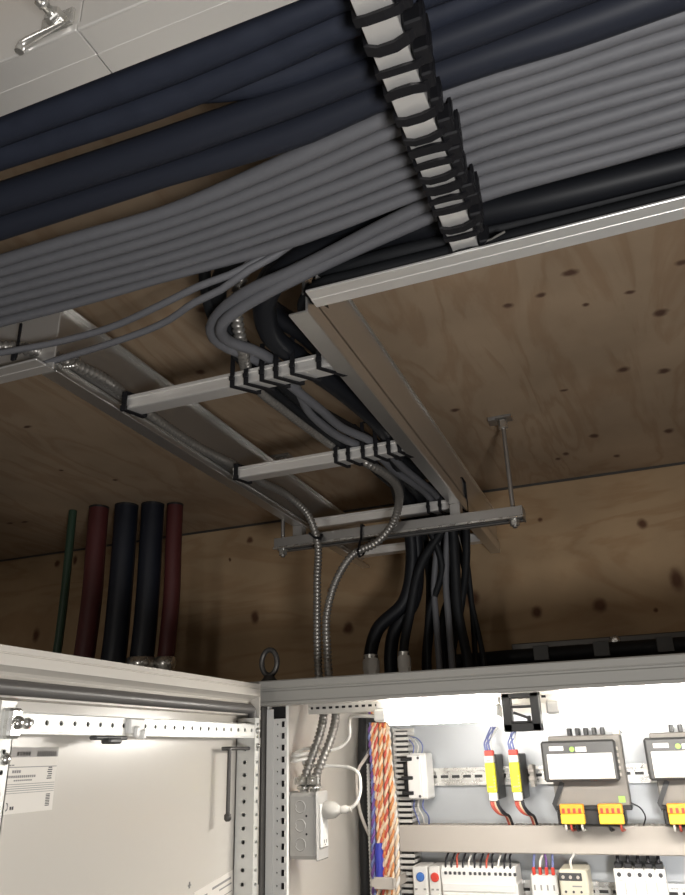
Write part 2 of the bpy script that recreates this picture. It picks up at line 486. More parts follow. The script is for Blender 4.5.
TR = {
    'grey': [[[0.11,0.464,2.126,0.007],[0.067,0.464,2.126,0.0071],[0.022,0.467,2.126,0.0058],[-0.084,0.467,2.126,0.0068],[-0.122,0.471,2.126,0.0071],[-0.214,0.483,2.126,0.009],[-0.376,0.5,2.126,0.0064],[-0.473,0.498,2.126,0.0069],[-0.578,0.497,2.126,0.0071]],[[0.11,0.479,2.126,0.0075],[0.067,0.479,2.126,0.0072],[0.021,0.481,2.126,0.0068],[-0.084,0.483,2.126,0.0069],[-0.121,0.487,2.126,0.0065],[-0.223,0.502,2.126,0.0068],[-0.386,0.515,2.126,0.0058],[-0.486,0.514,2.126,0.0062],[-0.593,0.512,2.126,0.006]],[[0.111,0.495,2.126,0.0081],[0.066,0.495,2.126,0.0074],[0.019,0.495,2.126,0.0064],[-0.084,0.5,2.126,0.0072],[-0.123,0.505,2.126,0.0079],[-0.231,0.519,2.126,0.0069],[-0.397,0.53,2.126,0.0065],[-0.498,0.529,2.126,0.0063],[-0.607,0.527,2.126,0.0061]],[[0.111,0.513,2.126,0.0085],[0.066,0.512,2.126,0.0079],[0.018,0.512,2.126,0.0081],[-0.084,0.516,2.126,0.0063],[-0.124,0.523,2.126,0.0065],[-0.238,0.536,2.126,0.0065],[-0.407,0.547,2.126,0.006],[-0.511,0.545,2.126,0.0061],[-0.622,0.542,2.126,0.0063]],[[0.112,0.529,2.126,0.0059],[0.065,0.528,2.126,0.0062],[0.016,0.528,2.126,0.0056],[-0.083,0.532,2.126,0.0064],[-0.125,0.539,2.126,0.0064],[-0.247,0.554,2.126,0.0071],[-0.418,0.563,2.126,0.0061],[-0.524,0.561,2.126,0.0062],[-0.637,0.557,2.126,0.0064]],[[0.112,0.543,2.126,0.0063],[0.065,0.544,2.126,0.0072],[0.014,0.545,2.126,0.008],[-0.082,0.549,2.126,0.0066],[-0.124,0.556,2.126,0.0063],[-0.254,0.57,2.126,0.0047],[-0.429,0.579,2.126,0.0057],[-0.537,0.577,2.126,0.0061],[-0.653,0.574,2.126,0.0065]],[[0.113,0.561,2.126,0.0086],[0.064,0.562,2.126,0.0078],[0.012,0.563,2.126,0.0064],[-0.082,0.566,2.126,0.0063],[-0.123,0.572,2.126,0.0062],[-0.262,0.589,2.126,0.0087],[-0.439,0.593,2.126,0.0046],[-0.551,0.594,2.126,0.0059],[-0.67,0.591,2.126,0.0066]],[[0.114,0.58,2.126,0.0068],[0.063,0.581,2.126,0.007],[0.011,0.581,2.126,0.008],[-0.083,0.583,2.126,0.0064],[-0.122,0.591,2.126,0.0076]],[[0.114,0.596,2.126,0.0066],[0.063,0.598,2.126,0.0061],[0.009,0.598,2.126,0.0049],[-0.084,0.602,2.126,0.0071],[-0.122,0.61,2.126,0.0054]]],
    'turn8': [(-0.215,0.612,2.126),(-0.293,0.638,2.125),(-0.358,0.65,2.122),(-0.404,0.671,2.12),(-0.432,0.695,2.118),(-0.442,0.719,2.118),(-0.44,0.752,2.12),(-0.425,0.789,2.122),(-0.42,0.829,2.124)],
    'turn9': [(-0.217,0.631,2.124),(-0.28,0.642,2.12),(-0.347,0.657,2.115),(-0.382,0.666,2.11),(-0.404,0.676,2.106),(-0.417,0.695,2.106),(-0.421,0.725,2.11),(-0.409,0.759,2.115),(-0.402,0.8,2.12),(-0.401,0.841,2.124)],
    'b8': [(-0.406,0.915,2.118),(-0.401,0.971,2.118),(-0.395,1.055,2.118),(-0.374,1.115,2.118),(-0.362,1.176,2.118)],
    'b9': [(-0.418,0.899,2.118),(-0.421,0.987,2.118),(-0.413,1.088,2.118),(-0.394,1.146,2.118),(-0.382,1.198,2.118)],
    'b3': [(-0.349,0.905,2.118),(-0.34,0.995,2.118),(-0.329,1.094,2.118),(-0.328,1.187,2.118)],
    'r2_3': [(-0.371,1.265,2.118),(-0.357,1.352,2.118),(-0.346,1.481,2.118),(-0.341,1.577,2.118)],
    'blackbend': [(-0.371,0.693,2.13),(-0.38,0.755,2.13),(-0.37,0.805,2.13),(-0.338,0.862,2.13)],
    'thin1': [(-0.284,0.573,2.105),(-0.306,0.578,2.105),(-0.335,0.586,2.105),(-0.392,0.593,2.105),(-0.45,0.612,2.105),(-0.534,0.629,2.105),(-0.6,0.631,2.105),(-0.697,0.623,2.105)],
    'thin2': [(-0.268,0.576,2.1),(-0.299,0.581,2.1),(-0.329,0.585,2.1),(-0.368,0.602,2.1),(-0.405,0.616,2.1),(-0.453,0.636,2.1),(-0.552,0.653,2.1),(-0.622,0.658,2.1),(-0.682,0.66,2.1),(-0.723,0.651,2.1)],
    'condA': [(-0.707,0.63,2.12),(-0.685,0.643,2.12),(-0.665,0.666,2.12),(-0.656,0.694,2.12),(-0.646,0.743,2.122),(-0.652,0.826,2.125),(-0.654,0.914,2.12),(-0.654,1.034,2.12),(-0.641,1.155,2.122),(-0.636,1.237,2.12)],
    'condA2': [(-0.624,1.34,2.118),(-0.605,1.39,2.091),(-0.594,1.41,2.04)],
    'condB': [(-0.425,0.766,2.118),(-0.446,0.818,2.118),(-0.456,0.882,2.118),(-0.452,0.952,2.118),(-0.442,1.069,2.118),(-0.427,1.172,2.118)],
    'A1': [[-0.444,0.358,2.13,0.0134],[-0.263,0.36,2.13,0.0131],[-0.125,0.356,2.13,0.0099]],
    'A2': [[-0.466,0.381,2.13,0.0123],[-0.279,0.385,2.13,0.0135],[-0.189,0.381,2.13,0.0125],[-0.125,0.376,2.13,0.0125],[-0.067,0.375,2.13,0.0119]],
    'A3': [[-0.226,0.406,2.14,0.0105],[-0.137,0.408,2.14,0.0114],[-0.074,0.405,2.14,0.0112],[-0.011,0.402,2.14,0.0115]],
    'B': [[-0.509,0.425,2.13,0.0157],[-0.307,0.428,2.13,0.0151],[-0.144,0.425,2.13,0.0123],[-0.079,0.421,2.13,0.0125],[-0.025,0.419,2.13,0.0128],[0.028,0.416,2.13,0.0128]],
    'C': [[-0.539,0.456,2.13,0.0136],[-0.348,0.458,2.13,0.0111],[-0.196,0.458,2.13,0.0138],[-0.133,0.452,2.13,0.0113],[-0.08,0.449,2.13,0.0133],[-0.03,0.447,2.13,0.0144],[0.025,0.447,2.13,0.0165],[0.11,0.443,2.13,0.018]],
    'tiesY': [0.351,0.375,0.399,0.421,0.447,0.47,0.486,0.503,0.519,0.535,0.552,0.566,0.593,0.609,0.637],
    'ties1X': [-0.456,-0.435,-0.411,-0.39,-0.366,-0.328],
    'ties2X': [-0.433,-0.41,-0.383,-0.36,-0.337,-0.318],
    'ties3X': [-0.364,-0.339,-0.316,-0.295],
}

# ------------------------------------------------------------------ room shell
CEIL, WALL = 2.26, 1.90
struct('floor', MB().box(-2.5, 1.5, -1.8, 2.0, -0.1, 0), 'concrete')
struct('ceiling', MB().box(-2.5, 1.5, 0.22, 2.0, CEIL, CEIL + 0.02), 'ply_ceiling')
struct('ceiling', MB().box(-2.5, 1.5, -1.8, 0.22, CEIL, CEIL + 0.02), 'concrete')
struct('wall_back', MB().box(-2.5, 1.5, WALL, WALL + 0.1, 0, CEIL), 'ply_wall')
struct('wall_left', MB().box(-2.5, -2.4, -1.7, WALL, 0, CEIL), 'drywall')
struct('wall_right', MB().box(1.4, 1.5, -1.7, WALL, 0, CEIL), 'drywall')
struct('wall_front', MB().box(-2.5, 1.5, -1.8, -1.7, 0, CEIL), 'drywall')
struct('trim_1', MB().box(-2.4, 1.4, WALL - 0.004, WALL - 0.0005, CEIL - 0.006, CEIL - 0.0005), 'dark_steel')

# ------------------------------------------------------------------ overhead cable tray (runs along the wall)
ZB = 2.085
t = thing('cable_tray', (-0.3, 0.45, ZB), 'wide aluminium ladder tray running overhead across the whole picture', 'cable tray')
def near_rail(x0, x1):
    m = MB()
    m.box(x0, x1, 0.2790, 0.3165, ZB, ZB + 0.003, 0.0006)
    m.box(x0, x1, 0.2790, 0.2820, ZB + 0.003, ZB + 0.115, 0.0006)
    m.box(x0, x1, 0.2990, 0.3160, ZB - 0.0004, ZB + 0.001)
    m.box(x0, x1, 0.2772, 0.2800, ZB - 0.0008, ZB + 0.006, 0.0008)
    m.box(x0, x1, 0.2790, 0.3020, ZB + 0.112, ZB + 0.115)
    return m
part('side_rail', near_rail(-2.38, -0.2905), 'alu', t)
part('side_rail', near_rail(-0.2895, 1.38), 'alu', t)
def far_rail(x0, x1):
    m = MB()
    m.box(x0, x1, 0.628, 0.660, ZB, ZB + 0.003, 0.0006)
    m.box(x0, x1, 0.644, 0.6598, ZB - 0.0004, ZB + 0.001)
    m.box(x0, x1, 0.657, 0.660, ZB + 0.003, ZB + 0.110, 0.0006)
    m.box(x0, x1, 0.640, 0.660, ZB + 0.107, ZB + 0.110)
    return m
part('side_rail', far_rail(-0.274, 1.38), 'alu', t)
part('side_rail', far_rail(-2.38, -0.640), 'alu', t)
for x in (-1.90, -1.30, -0.098, 0.50, 1.10):
    m = MB().box(x - 0.013, x + 0.013, 0.2822, 0.6565, 2.0935, 2.0955, 0.0004)
    m.box(x - 0.013, x - 0.011, 0.2822, 0.6565, 2.0955, 2.114)
    m.box(x + 0.011, x + 0.013, 0.2822, 0.6565, 2.0955, 2.114)
    part('rung', m, 'rung', t)
# hold-down clamp on the outside of the near rail
c = thing('rail_clamp', (-0.31, 0.27, 2.085), 'bright zinc clamp with hooked bolt on the outer tray rail', 'clamp')
part('clamp_plate', MB().box(-0.322, -0.294, 0.2755, 0.2790, 2.0925, 2.1080, 0.001), 'zinc', c)
part('nut', MB().lathe((-0.306, 0.2755, 2.098), (0, -1, 0), [(0, .0062), (.001, .0068), (.0065, .0068), (.0075, .006)], 6), 'zinc', c)
part('bolt', MB().lathe((-0.306, 0.268, 2.098), (0, -1, 0), [(0, .0034), (.006, .0034), (.006, .0048), (.010, .0048), (.010, .0034), (.022, .0034), (.024, .002)], 10), 'zinc', c)
part('hook', MB().tube(smooth_path([(-0.300, 0.2745, 2.0925), (-0.312, 0.2740, 2.0905), (-0.326, 0.2738, 2.0885), (-0.334, 0.2735, 2.0860), (-0.3355, 0.2735, 2.0800)], .003), [.0016 + .0016 * min(1, k / 9) for k in range(len(smooth_path([(-0.300, 0.2745, 2.0925), (-0.312, 0.2740, 2.0905), (-0.326, 0.2738, 2.0885), (-0.334, 0.2735, 2.0860), (-0.3355, 0.2735, 2.0800)], .003)))], 8), 'zinc', c)

# ------------------------------------------------------------------ branch tray (runs to the wall above the cabinet)
t = thing('branch_tray', (-0.47, 1.25, ZB), 'narrower aluminium ladder tray branching off to the plywood wall', 'cable tray')
def branch_rail(xo, s, y0, y1):
    """xo: outer face, s: +1 when the flange points to +x"""
    m = MB()
    m.box(xo, xo + s * 0.024, y0, y1, ZB, ZB + 0.003, 0.0006)
    m.box(xo, xo + s * 0.003, y0, y1, ZB + 0.003, ZB + 0.028, 0.0006)
    m.box(xo + s * 0.004, xo + s * 0.007, y0, y1, ZB + 0.026, ZB + 0.110, 0.0006)
    m.box(xo, xo + s * 0.007, y0, y1, ZB + 0.025, ZB + 0.028)
    m.box(xo, xo + s * 0.016, y0, y1, ZB + 0.107, ZB + 0.110, 0.0006)
    return m
part('side_rail', branch_rail(-0.662, 1, 0.662, 1.885), 'alu_shaded', t)
part('side_rail', branch_rail(-0.287, -1, 0.664, 1.885), 'alu_shaded', t)
RUNGS = (0.810, 1.133, 1.487, 1.775)
for y in RUNGS:
    m = MB().box(-0.637, -0.311, y - 0.0115, y + 0.0135, 2.0885, 2.1095, 0.001)
    m.box(-0.637, -0.311, y - 0.0135, y - 0.011, 2.0885, 2.0935, 0.0006)
    m.box(-0.637, -0.311, y - 0.0135, y - 0.011, 2.1045, 2.1095, 0.0006)
    part('rung', m, 'rung', t)
# strut under the branch tray and its two rods
SY = 1.445
s = thing('support_strut', (-0.43, SY, 2.036), 'galvanised channel strut carrying the branch tray below its last rungs', 'strut')
m = MB()
m.box(-0.702, -0.168, SY - 0.0205, SY - 0.0180, 2.037, 2.060, 0.0005)
m.box(-0.702, -0.168, SY + 0.0180, SY + 0.0205, 2.037, 2.060, 0.0005)
m.box(-0.702, -0.168, SY - 0.0180, SY + 0.0180, 2.0575, 2.060)
m.box(-0.702, -0.168, SY - 0.0180, SY - 0.0100, 2.037, 2.0395)
m.box(-0.702, -0.168, SY + 0.0100, SY + 0.0180, 2.037, 2.0395)
for x in (-0.650, -0.300): part('spacer', MB().box(x - .011, x + .011, SY - .012, SY + .012, 2.0595, 2.0850, .001), 'strut', s)
part('channel', m, 'strut', s)
part('lip', MB().box(-0.704, -0.166, SY - 0.0225, SY - 0.0190, 2.0355, 2.0405, 0.0008), 'zinc', s)
part('end_plate', MB().box(-0.1690, -0.1655, SY - 0.021, SY + 0.021, 2.036, 2.060, 0.0006), 'strut', s)
for x, lab in ((-0.186, 'threaded hanger rod at the right end of the strut'), (-0.690, 'threaded hanger rod at the left end of the strut behind the tray rail')):
    r = thing('hanger_rod', (x, SY, CEIL), lab, 'rod', 'strut hanger rods')
    pts = [(x, SY, 2.022 + k * 0.0015) for k in range(int(0.230 / 0.0015))]
    part('rod', MB().tube(pts, [0.0042 if k % 2 else 0.0048 for k in range(len(pts))], 8), 'strut', r)
    part('ceiling_bracket', MB().box(x - 0.028, x + 0.020, SY - 0.016, SY + 0.016, CEIL - 0.005, CEIL - 0.0003, 0.001).box(x - 0.028, x - 0.012, SY - 0.016, SY + 0.016, CEIL - 0.009, CEIL - 0.005, .001), 'strut', r)
    part('nut', MB().lathe((x, SY, CEIL - 0.026), (0, 0, 1), [(0, .008), (.001, .0095), (.0185, .0095), (.020, .008)], 6), 'zinc', r)
    part('nut', MB().lathe((x, SY, 2.0255), (0, 0, 1), [(0, .0085), (.001, .0095), (.009, .0095), (.010, .0085)], 6), 'zinc', r)
    part('washer', MB().lathe((x, SY, 2.0355), (0, 0, 1), [(0, .012), (.0014, .012)], 16), 'zinc', r)

# ------------------------------------------------------------------ long grey cables overhead
words = ('first', 'second', 'third', 'fourth', 'fifth', 'sixth', 'seventh')
for i, c in enumerate(TR['grey'][:7]):
    path, rad = smooth_path(c, 0.02, [q[3] for q in c])
    a, b = path[0], path[-1]
    r0 = sum(rad) / len(rad)
    left = Vector((-2.36, b.y - 0.012 + 0.004 * i, b.z))
    full = [Vector((1.36, a.y + 0.01, a.z + 0.002))] + path + [left]
    rr = [rad[0]] + rad + [rad[-1]]
    single('grey_cable', MB().tube(full, [0.35 * r0 + 0.65 * q for q in rr], 12), 'cable_grey',
           'long grey cable crossing the overhead tray, %s from the dark cables' % words[i], 'cable', 'grey cables in the overhead tray')
# the two that turn down into the branch tray
def drop(x, y, z0, x1=None, y1=None):
    return [(x, y, z0), (x, y, 1.9), (x if x1 is None else x1, y if y1 is None else y1, 1.78), (x if x1 is None else x1, y if y1 is None else y1, 1.7415)]
g8 = [(1.36, .592, 2.128)] + [tuple(q[:3]) for q in TR['grey'][7]] + TR['turn8'][1:] + TR['b8'] + [(-.358, 1.27, 2.117), (-.350, 1.36, 2.117), (-.343, 1.48, 2.118), (-.345, 1.56, 2.10), (-.362, 1.60, 2.03)] + drop(-.372, 1.61, 1.95)
g9 = [(1.36, .606, 2.128)] + [tuple(q[:3]) for q in TR['grey'][8]] + TR['turn9'][1:] + TR['b9'][1:] + [(-.378, 1.28, 2.117), (-.366, 1.36, 2.117), (-.360, 1.48, 2.118), (-.362, 1.56, 2.10), (-.385, 1.60, 2.03)] + drop(-.402, 1.62, 1.95)
single('grey_cable', MB().tube(smooth_path(g8, .015), .0072, 12), 'cable_grey', 'grey cable bending down into the branch tray on the outside of the curve', 'cable', 'grey cables turning into the branch tray')
single('grey_cable', MB().tube(smooth_path(g9, .015), .0072, 12), 'cable_grey', 'grey cable bending down into the branch tray on the inside of the curve', 'cable', 'grey cables turning into the branch tray')
# two thin ones that peel off to the left
for key, z, lab in (('thin1', 0.004, 'thin grey cable sagging below the grey bundle, the upper of two'), ('thin2', 0.0, 'thin grey cable sagging below the grey bundle, the lower of two')):
    p = TR[key]
    head = [(1.30, .583 + z, 2.142), (.3, .58 + z, 2.142), (-.12, .598 + z, 2.146), (-.2, .601 + z, 2.148)]
    p = [(q[0], q[1] + (.029, .025, .017, .008)[i], q[2] + (.040, .026, .013, .003)[i]) if i < 4 else q for i, q in enumerate(p)]
    tail = [(p[-1][0] - .25, p[-1][1] - .03, 2.10), (-2.34, p[-1][1] - .04, 2.10)]
    single('thin_cable', MB().tube(smooth_path(head + [tuple(q) for q in p] + tail, .015), .0043, 10), 'cable_grey', lab, 'cable', 'thin cables leaving the grey bundle')

# ------------------------------------------------------------------ dark cables overhead
def dark(key, left, right, mat_, lab, zoff=0.0):
    c = TR[key]
    rad = [q[3] for q in c]
    r0 = sum(rad) / len(rad)
    pts = [left] + [tuple(q[:3]) for q in c] + [right]
    path, rr = smooth_path(pts, .02, [rad[0]] + rad + [rad[-1]])
    single('dark_cable', MB().tube(path, [0.3 * r0 + 0.7 * q for q in rr], 14), mat_, lab, 'cable', 'thick dark cables in the overhead tray')
dark('A1', (-2.36, .352, 2.13), (1.36, .352, 2.13), 'cable_dark', 'thick dark cable nearest the front rail of the overhead tray')
dark('A2', (-2.36, .374, 2.13), (1.36, .372, 2.13), 'cable_dark', 'thick dark cable second from the front rail of the overhead tray')
c = TR['A3']
a3 = [(-2.3, .372, 2.158), (-.8, .378, 2.158), (-.33, .388, 2.156)] + [tuple(q[:3]) for q in c] + [(.3, .396, 2.138), (1.36, .39, 2.135)]
single('dark_cable', MB().tube(smooth_path(a3, .02), .0115, 14), 'cable_dark', 'dark cable that dives behind the front pair left of the perforated strip', 'cable', 'thick dark cables in the overhead tray')
dark('B', (-2.36, .418, 2.13), (1.36, .410, 2.13), 'cable_print', 'thick dark cable with a line of pale print, beside a gap', )
dark('C', (-2.36, .450, 2.13), (1.36, .44, 2.13), 'cable_print', 'thick dark cable lying against the grey cables')

# ------------------------------------------------------------------ black cables along the far rail and down the branch
K = [
    # from the right along the far rail, round the corner and down
    ([(1.36, .629, 2.121), (.4, .629, 2.121), (.117, .628, 2.122), (-.05, .627, 2.125), (-.14, .633, 2.136), (-.22, .643, 2.146), (-.30, .654, 2.148), (-.352, .690, 2.142), (-.380, .755, 2.130), (-.372, .82, 2.126), (-.352, .93, 2.125), (-.342, 1.133, 2.126), (-.395, 1.35, 2.127), (-.430, 1.50, 2.122), (-.436, 1.575, 2.09), (-.442, 1.60, 2.02), (-.470, 1.61, 1.93), (-.537, 1.61, 1.872), (-.552, 1.61, 1.832), (-.553, 1.61, 1.742)], .0150, 'cable_print_black', 'thick black cable above the far rail ending in the big white gland'),
    ([(1.36, .636, 2.140), (.4, .636, 2.142), (.117, .634, 2.144), (-.081, .632, 2.145), (-.22, .642, 2.155), (-.325, .668, 2.157), (-.372, .720, 2.155), (-.352, .80, 2.150), (-.335, .93, 2.140), (-.328, 1.133, 2.150), (-.375, 1.35, 2.150), (-.410, 1.50, 2.142), (-.425, 1.585, 2.09), (-.432, 1.61, 2.02), (-.455, 1.63, 1.93), (-.502, 1.63, 1.872), (-.512, 1.63, 1.832), (-.513, 1.63, 1.742)], .0150, 'cable_print_black', 'thick black cable on the far rail, behind the one with the white gland'),
    ([(1.36, .6465, 2.0995), (.3, .6465, 2.0995), (-.081, .6465, 2.100), (-.220, .6475, 2.101), (-.268, .658, 2.108), (-.300, .690, 2.116), (-.317, .760, 2.118), (-.321, .82, 2.122), (-.320, .95, 2.126), (-.325, 1.133, 2.124), (-.318, 1.487, 2.124), (-.350, 1.57, 2.09), (-.42, 1.585, 2.00), (-.455, 1.60, 1.90), (-.473, 1.60, 1.83), (-.474, 1.60, 1.742)], .0105, 'cable_black', 'black cable lowest on the far rail, hugging the right rail of the branch tray'),
    ([(1.36, .606, 2.158), (.3, .606, 2.160), (-.081, .602, 2.163), (-.28, .610, 2.165), (-.39, .650, 2.160), (-.43, .71, 2.155), (-.435, .76, 2.140), (-.425, .82, 2.128), (-.420, .95, 2.126), (-.398, 1.133, 2.140), (-.345, 1.35, 2.135), (-.325, 1.487, 2.140), (-.335, 1.56, 2.10), (-.345, 1.60, 2.00), (-.352, 1.62, 1.90), (-.345, 1.64, 1.80), (-.345, 1.64, 1.742)], .0110, 'cable_black', 'black cable on the inner side of the corner below the grey turn'),
    ([(1.36, .6480, 2.1185), (.3, .6480, 2.1185), (-.10, .6480, 2.119), (-.21, .6485, 2.120), (-.262, .660, 2.127), (-.290, .700, 2.134), (-.303, .770, 2.138), (-.305, .95, 2.136), (-.304, 1.133, 2.126), (-.302, 1.487, 2.126), (-.306, 1.56, 2.10), (-.325, 1.62, 2.00), (-.358, 1.66, 1.90), (-.385, 1.66, 1.80), (-.385, 1.66, 1.742)], .0088, 'cable_black', 'black cable squeezed against the far rail above the lowest one'),
    ([(1.36, .588, 2.168), (0, .588, 2.168), (-.30, .600, 2.178), (-.40, .63, 2.180), (-.438, .70, 2.15), (-.442, .80, 2.122), (-.438, .95, 2.121), (-.424, 1.133, 2.121), (-.41, 1.487, 2.121), (-.395, 1.56, 2.09), (-.375, 1.60, 2.0), (-.42, 1.63, 1.90), (-.432, 1.64, 1.80), (-.432, 1.64, 1.742)], .0075, 'cable_black', 'thin black cable crossing over its neighbours on the way to the cabinet'),
]
for pts, r, mt, lab in K:
    single('black_cable', MB().tube(smooth_path(pts, .012), r, 12), mt, lab, 'cable', 'black cables in the branch tray')
EXTRA = [(-.415, -.452, .0115, 'black cable dropping behind the cabinet lid between two glands'), (-.385, -.418, .0105, 'black cable dropping just right of the glands'), (-.372, -.392, .0095, 'black cable dropping among the thin leads below the tray')]
for i, (x0, x1, r, lab) in enumerate(EXTRA):
    pts = [(x0, 1.28, 2.130), (x0, 1.48, 2.128), (x0 - .004, 1.60, 2.10), (x0 - .01 + .03 * (i % 2), 1.69, 2.00), (x0 * .4 + x1 * .6, 1.70, 1.90), (x1, 1.70, 1.80), (x1, 1.70, 1.742)]
    single('black_cable', MB().tube(smooth_path(pts, .012), r, 12), 'cable_black', lab, 'cable', 'black cables in the branch tray')
for i, (x0, x1, lab) in enumerate(((-.330, -.335, 'thin black lead hanging straight down below the tray, furthest right'), (-.362, -.40, 'thin black lead slanting left below the tray'), (-.345, -.318, 'thin black lead slanting right below the tray'))):
    pts = [(x0, 1.30, 2.128 + .012 * i), (x0, 1.48, 2.128 + .010 * i), (x0, 1.58, 2.11), (x0, 1.655 + .01 * i, 2.03), (x0 * .5 + x1 * .5, 1.68, 1.92), (x1, 1.68, 1.80), (x1, 1.68, 1.742)]
    single('black_lead', MB().tube(smooth_path(pts, .012), .006, 10), 'cable_black', lab, 'cable', 'thin black leads over the cabinet')

# ------------------------------------------------------------------ flexible metal conduits
inA = [(-.595, 1.41, 1.95), (-.596, 1.41, 1.80), (-.590, 1.405, 1.735), (-.575, 1.385, 1.690), (-.577, 1.365, 1.650), (-.589, 1.352, 1.610), (-.599, 1.350, 1.582), (-.601, 1.350, 1.572)]
inB = [(-.573, 1.41, 1.891), (-.575, 1.41, 1.80), (-.568, 1.405, 1.735), (-.550, 1.385, 1.690), (-.552, 1.365, 1.650), (-.566, 1.352, 1.610), (-.578, 1.350, 1.582), (-.580, 1.350, 1.572)]
A = [(-2.3, .52, 2.16), (-1.2, .57, 2.14), (-.80, .612, 2.122)] + TR['condA'] + TR['condA2'] + inA
B = [(1.36, .625, 2.196), (.2, .625, 2.198), (-.25, .640, 2.198), (-.36, .665, 2.190), (-.405, .710, 2.150)] + TR['condB'] + [(-.400, 1.20, 2.105), (-.384, 1.25, 2.099), (-.381, 1.30, 2.095), (-.395, 1.36, 2.080), (-.422, 1.395, 2.047), (-.460, 1.405, 2.017), (-.514, 1.408, 1.998), (-.548, 1.409, 1.957)] + inB
def conduit(pts, lab):
    e = pts[-1]
    c = thing('flexible_conduit', e, lab, 'conduit')
    part('hose', ribbed(pts, .0086, .0078), 'conduit', c)
    m = MB().lathe((e[0], e[1], 1.560), (0, 0, 1), [(0, .0085), (.004, .0085), (.004, .0125), (.009, .0125), (.009, .0105), (.026, .0105), (.027, .009)], 14)
    m.box(e[0] - .0125, e[0] + .0125, e[1] - .015, e[1] - .010, 1.572, 1.584, .001)
    part('connector', m, 'zinc', c)
    part('screw', MB().lathe((e[0], e[1] - .015, 1.578), (0, -1, 0), [(0, .0035), (.002, .0035), (.003, .002)], 10), 'zinc', c)
conduit(A, 'ribbed metal conduit along the left tray rail, dropping straight into the cabinet')
conduit(B, 'ribbed metal conduit looping out of the branch tray down into the cabinet')

# ------------------------------------------------------------------ cable ties
def strip_tie(y, k):
    w = 0.0075 + 0.0015 * math.sin(k * 2.3)
    m = MB()
    zt = 2.142 if y < .63 else 2.134
    x0, x1 = -.1135, -.0825
    xr = -.074 + .003 * math.sin(k * 1.3)
    sk = 0.003 * math.sin(k * 1.7)
    m.loop([(-.1118, y, 2.117), (-.1122, y, 2.108), (-.1118, y, 2.0925), (-.104, y + sk, 2.0912), (-.092, y + sk, 2.0912), (x1, y + .001, 2.0925), (xr, y - .002, 2.100), (xr, y - .002, 2.116), (xr, y, zt), (-.086, y, zt + .002), (-.098, y, 2.119)], (0, w, 0), .0022)
    m.box(x1 - .001, xr + .002, y - .0095, y + .006, 2.0925, 2.110, .0015)
    return m
def ordinal(i): return ('first', 'second', 'third', 'fourth', 'fifth', 'sixth', 'seventh', 'eighth', 'ninth', 'tenth', 'eleventh', 'twelfth', 'thirteenth', 'fourteenth', 'fifteenth')[i]
TY = TR['tiesY']
for k, y in enumerate(TY):
    o = thing('cable_tie', (-.098, y, 2.09), 'black cable tie around the bright overhead strip, %s from its upper end' % ordinal(k), 'cable tie', 'cable ties on the overhead strip')
    part('strap', strip_tie(y, k), 'tie', o)
o = MB().tube([(-.081, .632, 2.094), (-.070, .629, 2.0935), (-.056, .624, 2.0945)], .0014, 6)
single('tie_end', o, 'zinc', 'short pale strap end sticking out at the foot of the overhead strip', 'strap')
def rung_tie(x, y, k, ztop, slant):
    m = MB()
    yf, yb = y - .0155, y + .0155
    m.loop([(x, yf, ztop), (x, yf, 2.100), (x, yf, 2.0870), (x + slant, yb, 2.0865), (x + slant, yb, 2.110), (x + slant, yb, ztop), (x + slant * .5, y, ztop + .006)], (.0066, 0, 0), .0018)
    m.box(x - .0035, x + .0040, yf - .0048, yf, 2.094, 2.101, .0008)
    return m
for ri, (key, nm, zt) in enumerate((('ties1X', 'nearest', 2.140), ('ties2X', 'middle', 2.150), ('ties3X', 'last', 2.150))):
    y = RUNGS[ri]
    for k, x in enumerate(TR[key]):
        m = rung_tie(x, y, k, zt, (.024, .012, .006)[ri])
        single('cable_tie', m, 'tie', 'black cable tie on the %s rung of the branch tray, %s from the left' % (nm, ordinal(k)), 'cable tie', 'cable ties on the branch tray rungs')
for x, y, w, lab in ((-.632, RUNGS[0], .030, 'black tie at the left end of the nearest branch rung'), (-.628, RUNGS[1], .030, 'black tie at the left end of the middle branch rung')):
    single('cable_tie', MB().loop([(x, y - .0155, 2.113), (x, y - .0155, 2.0865), (x + .012, y + .0155, 2.086), (x + .012, y + .0155, 2.113)], (.008, 0, 0), .0018).box(x - .004, x + .006, y - .021, y - .0155, 2.083, 2.092, .001), 'tie', lab, 'cable tie', 'cable ties at the rung ends')
single('cable_tie', MB().loop([(-.606, SY - .032, 2.056), (-.604, SY - .05, 2.052), (-.592, SY - .052, 2.040), (-.584, SY - .040, 2.040), (-.586, SY - .024, 2.052)], (0, .0, .005), .0016), 'tie', 'black tie holding the straight conduit against the strut', 'cable tie')
single('cable_tie', MB().loop([(-.497, SY - .0245, 2.063), (-.497, SY - .028, 2.034), (-.497, SY - .052, 2.002), (-.497, SY - .044, 1.990), (-.497, SY - .022, 2.000), (-.497, SY + .0225, 2.040), (-.497, SY + .0225, 2.063)], (.0045, 0, 0), .0016), 'tie', 'black tie holding the looping conduit up to the strut', 'cable tie')
for y, z in ((.695, 2.12),):
    o = single('cable_clip', ribbed([(-.672 + .02, .683, 2.105), (-.648, .690, 2.108), (-.640, .699, 2.114), (-.642, .704, 2.124), (-.652, .702, 2.131)], .0035, .004, 8), 'zinc', 'bright wire clip around the conduit at the left tray corner', 'clip')
single('hanging_strap', MB().box(-.6815, -.6785, .632, .6345, 2.100, 2.150).box(-.684, -.676, .628, .632, 2.094, 2.104, .001), 'tie', 'thin black strap hanging down beside the left tray rail', 'strap')

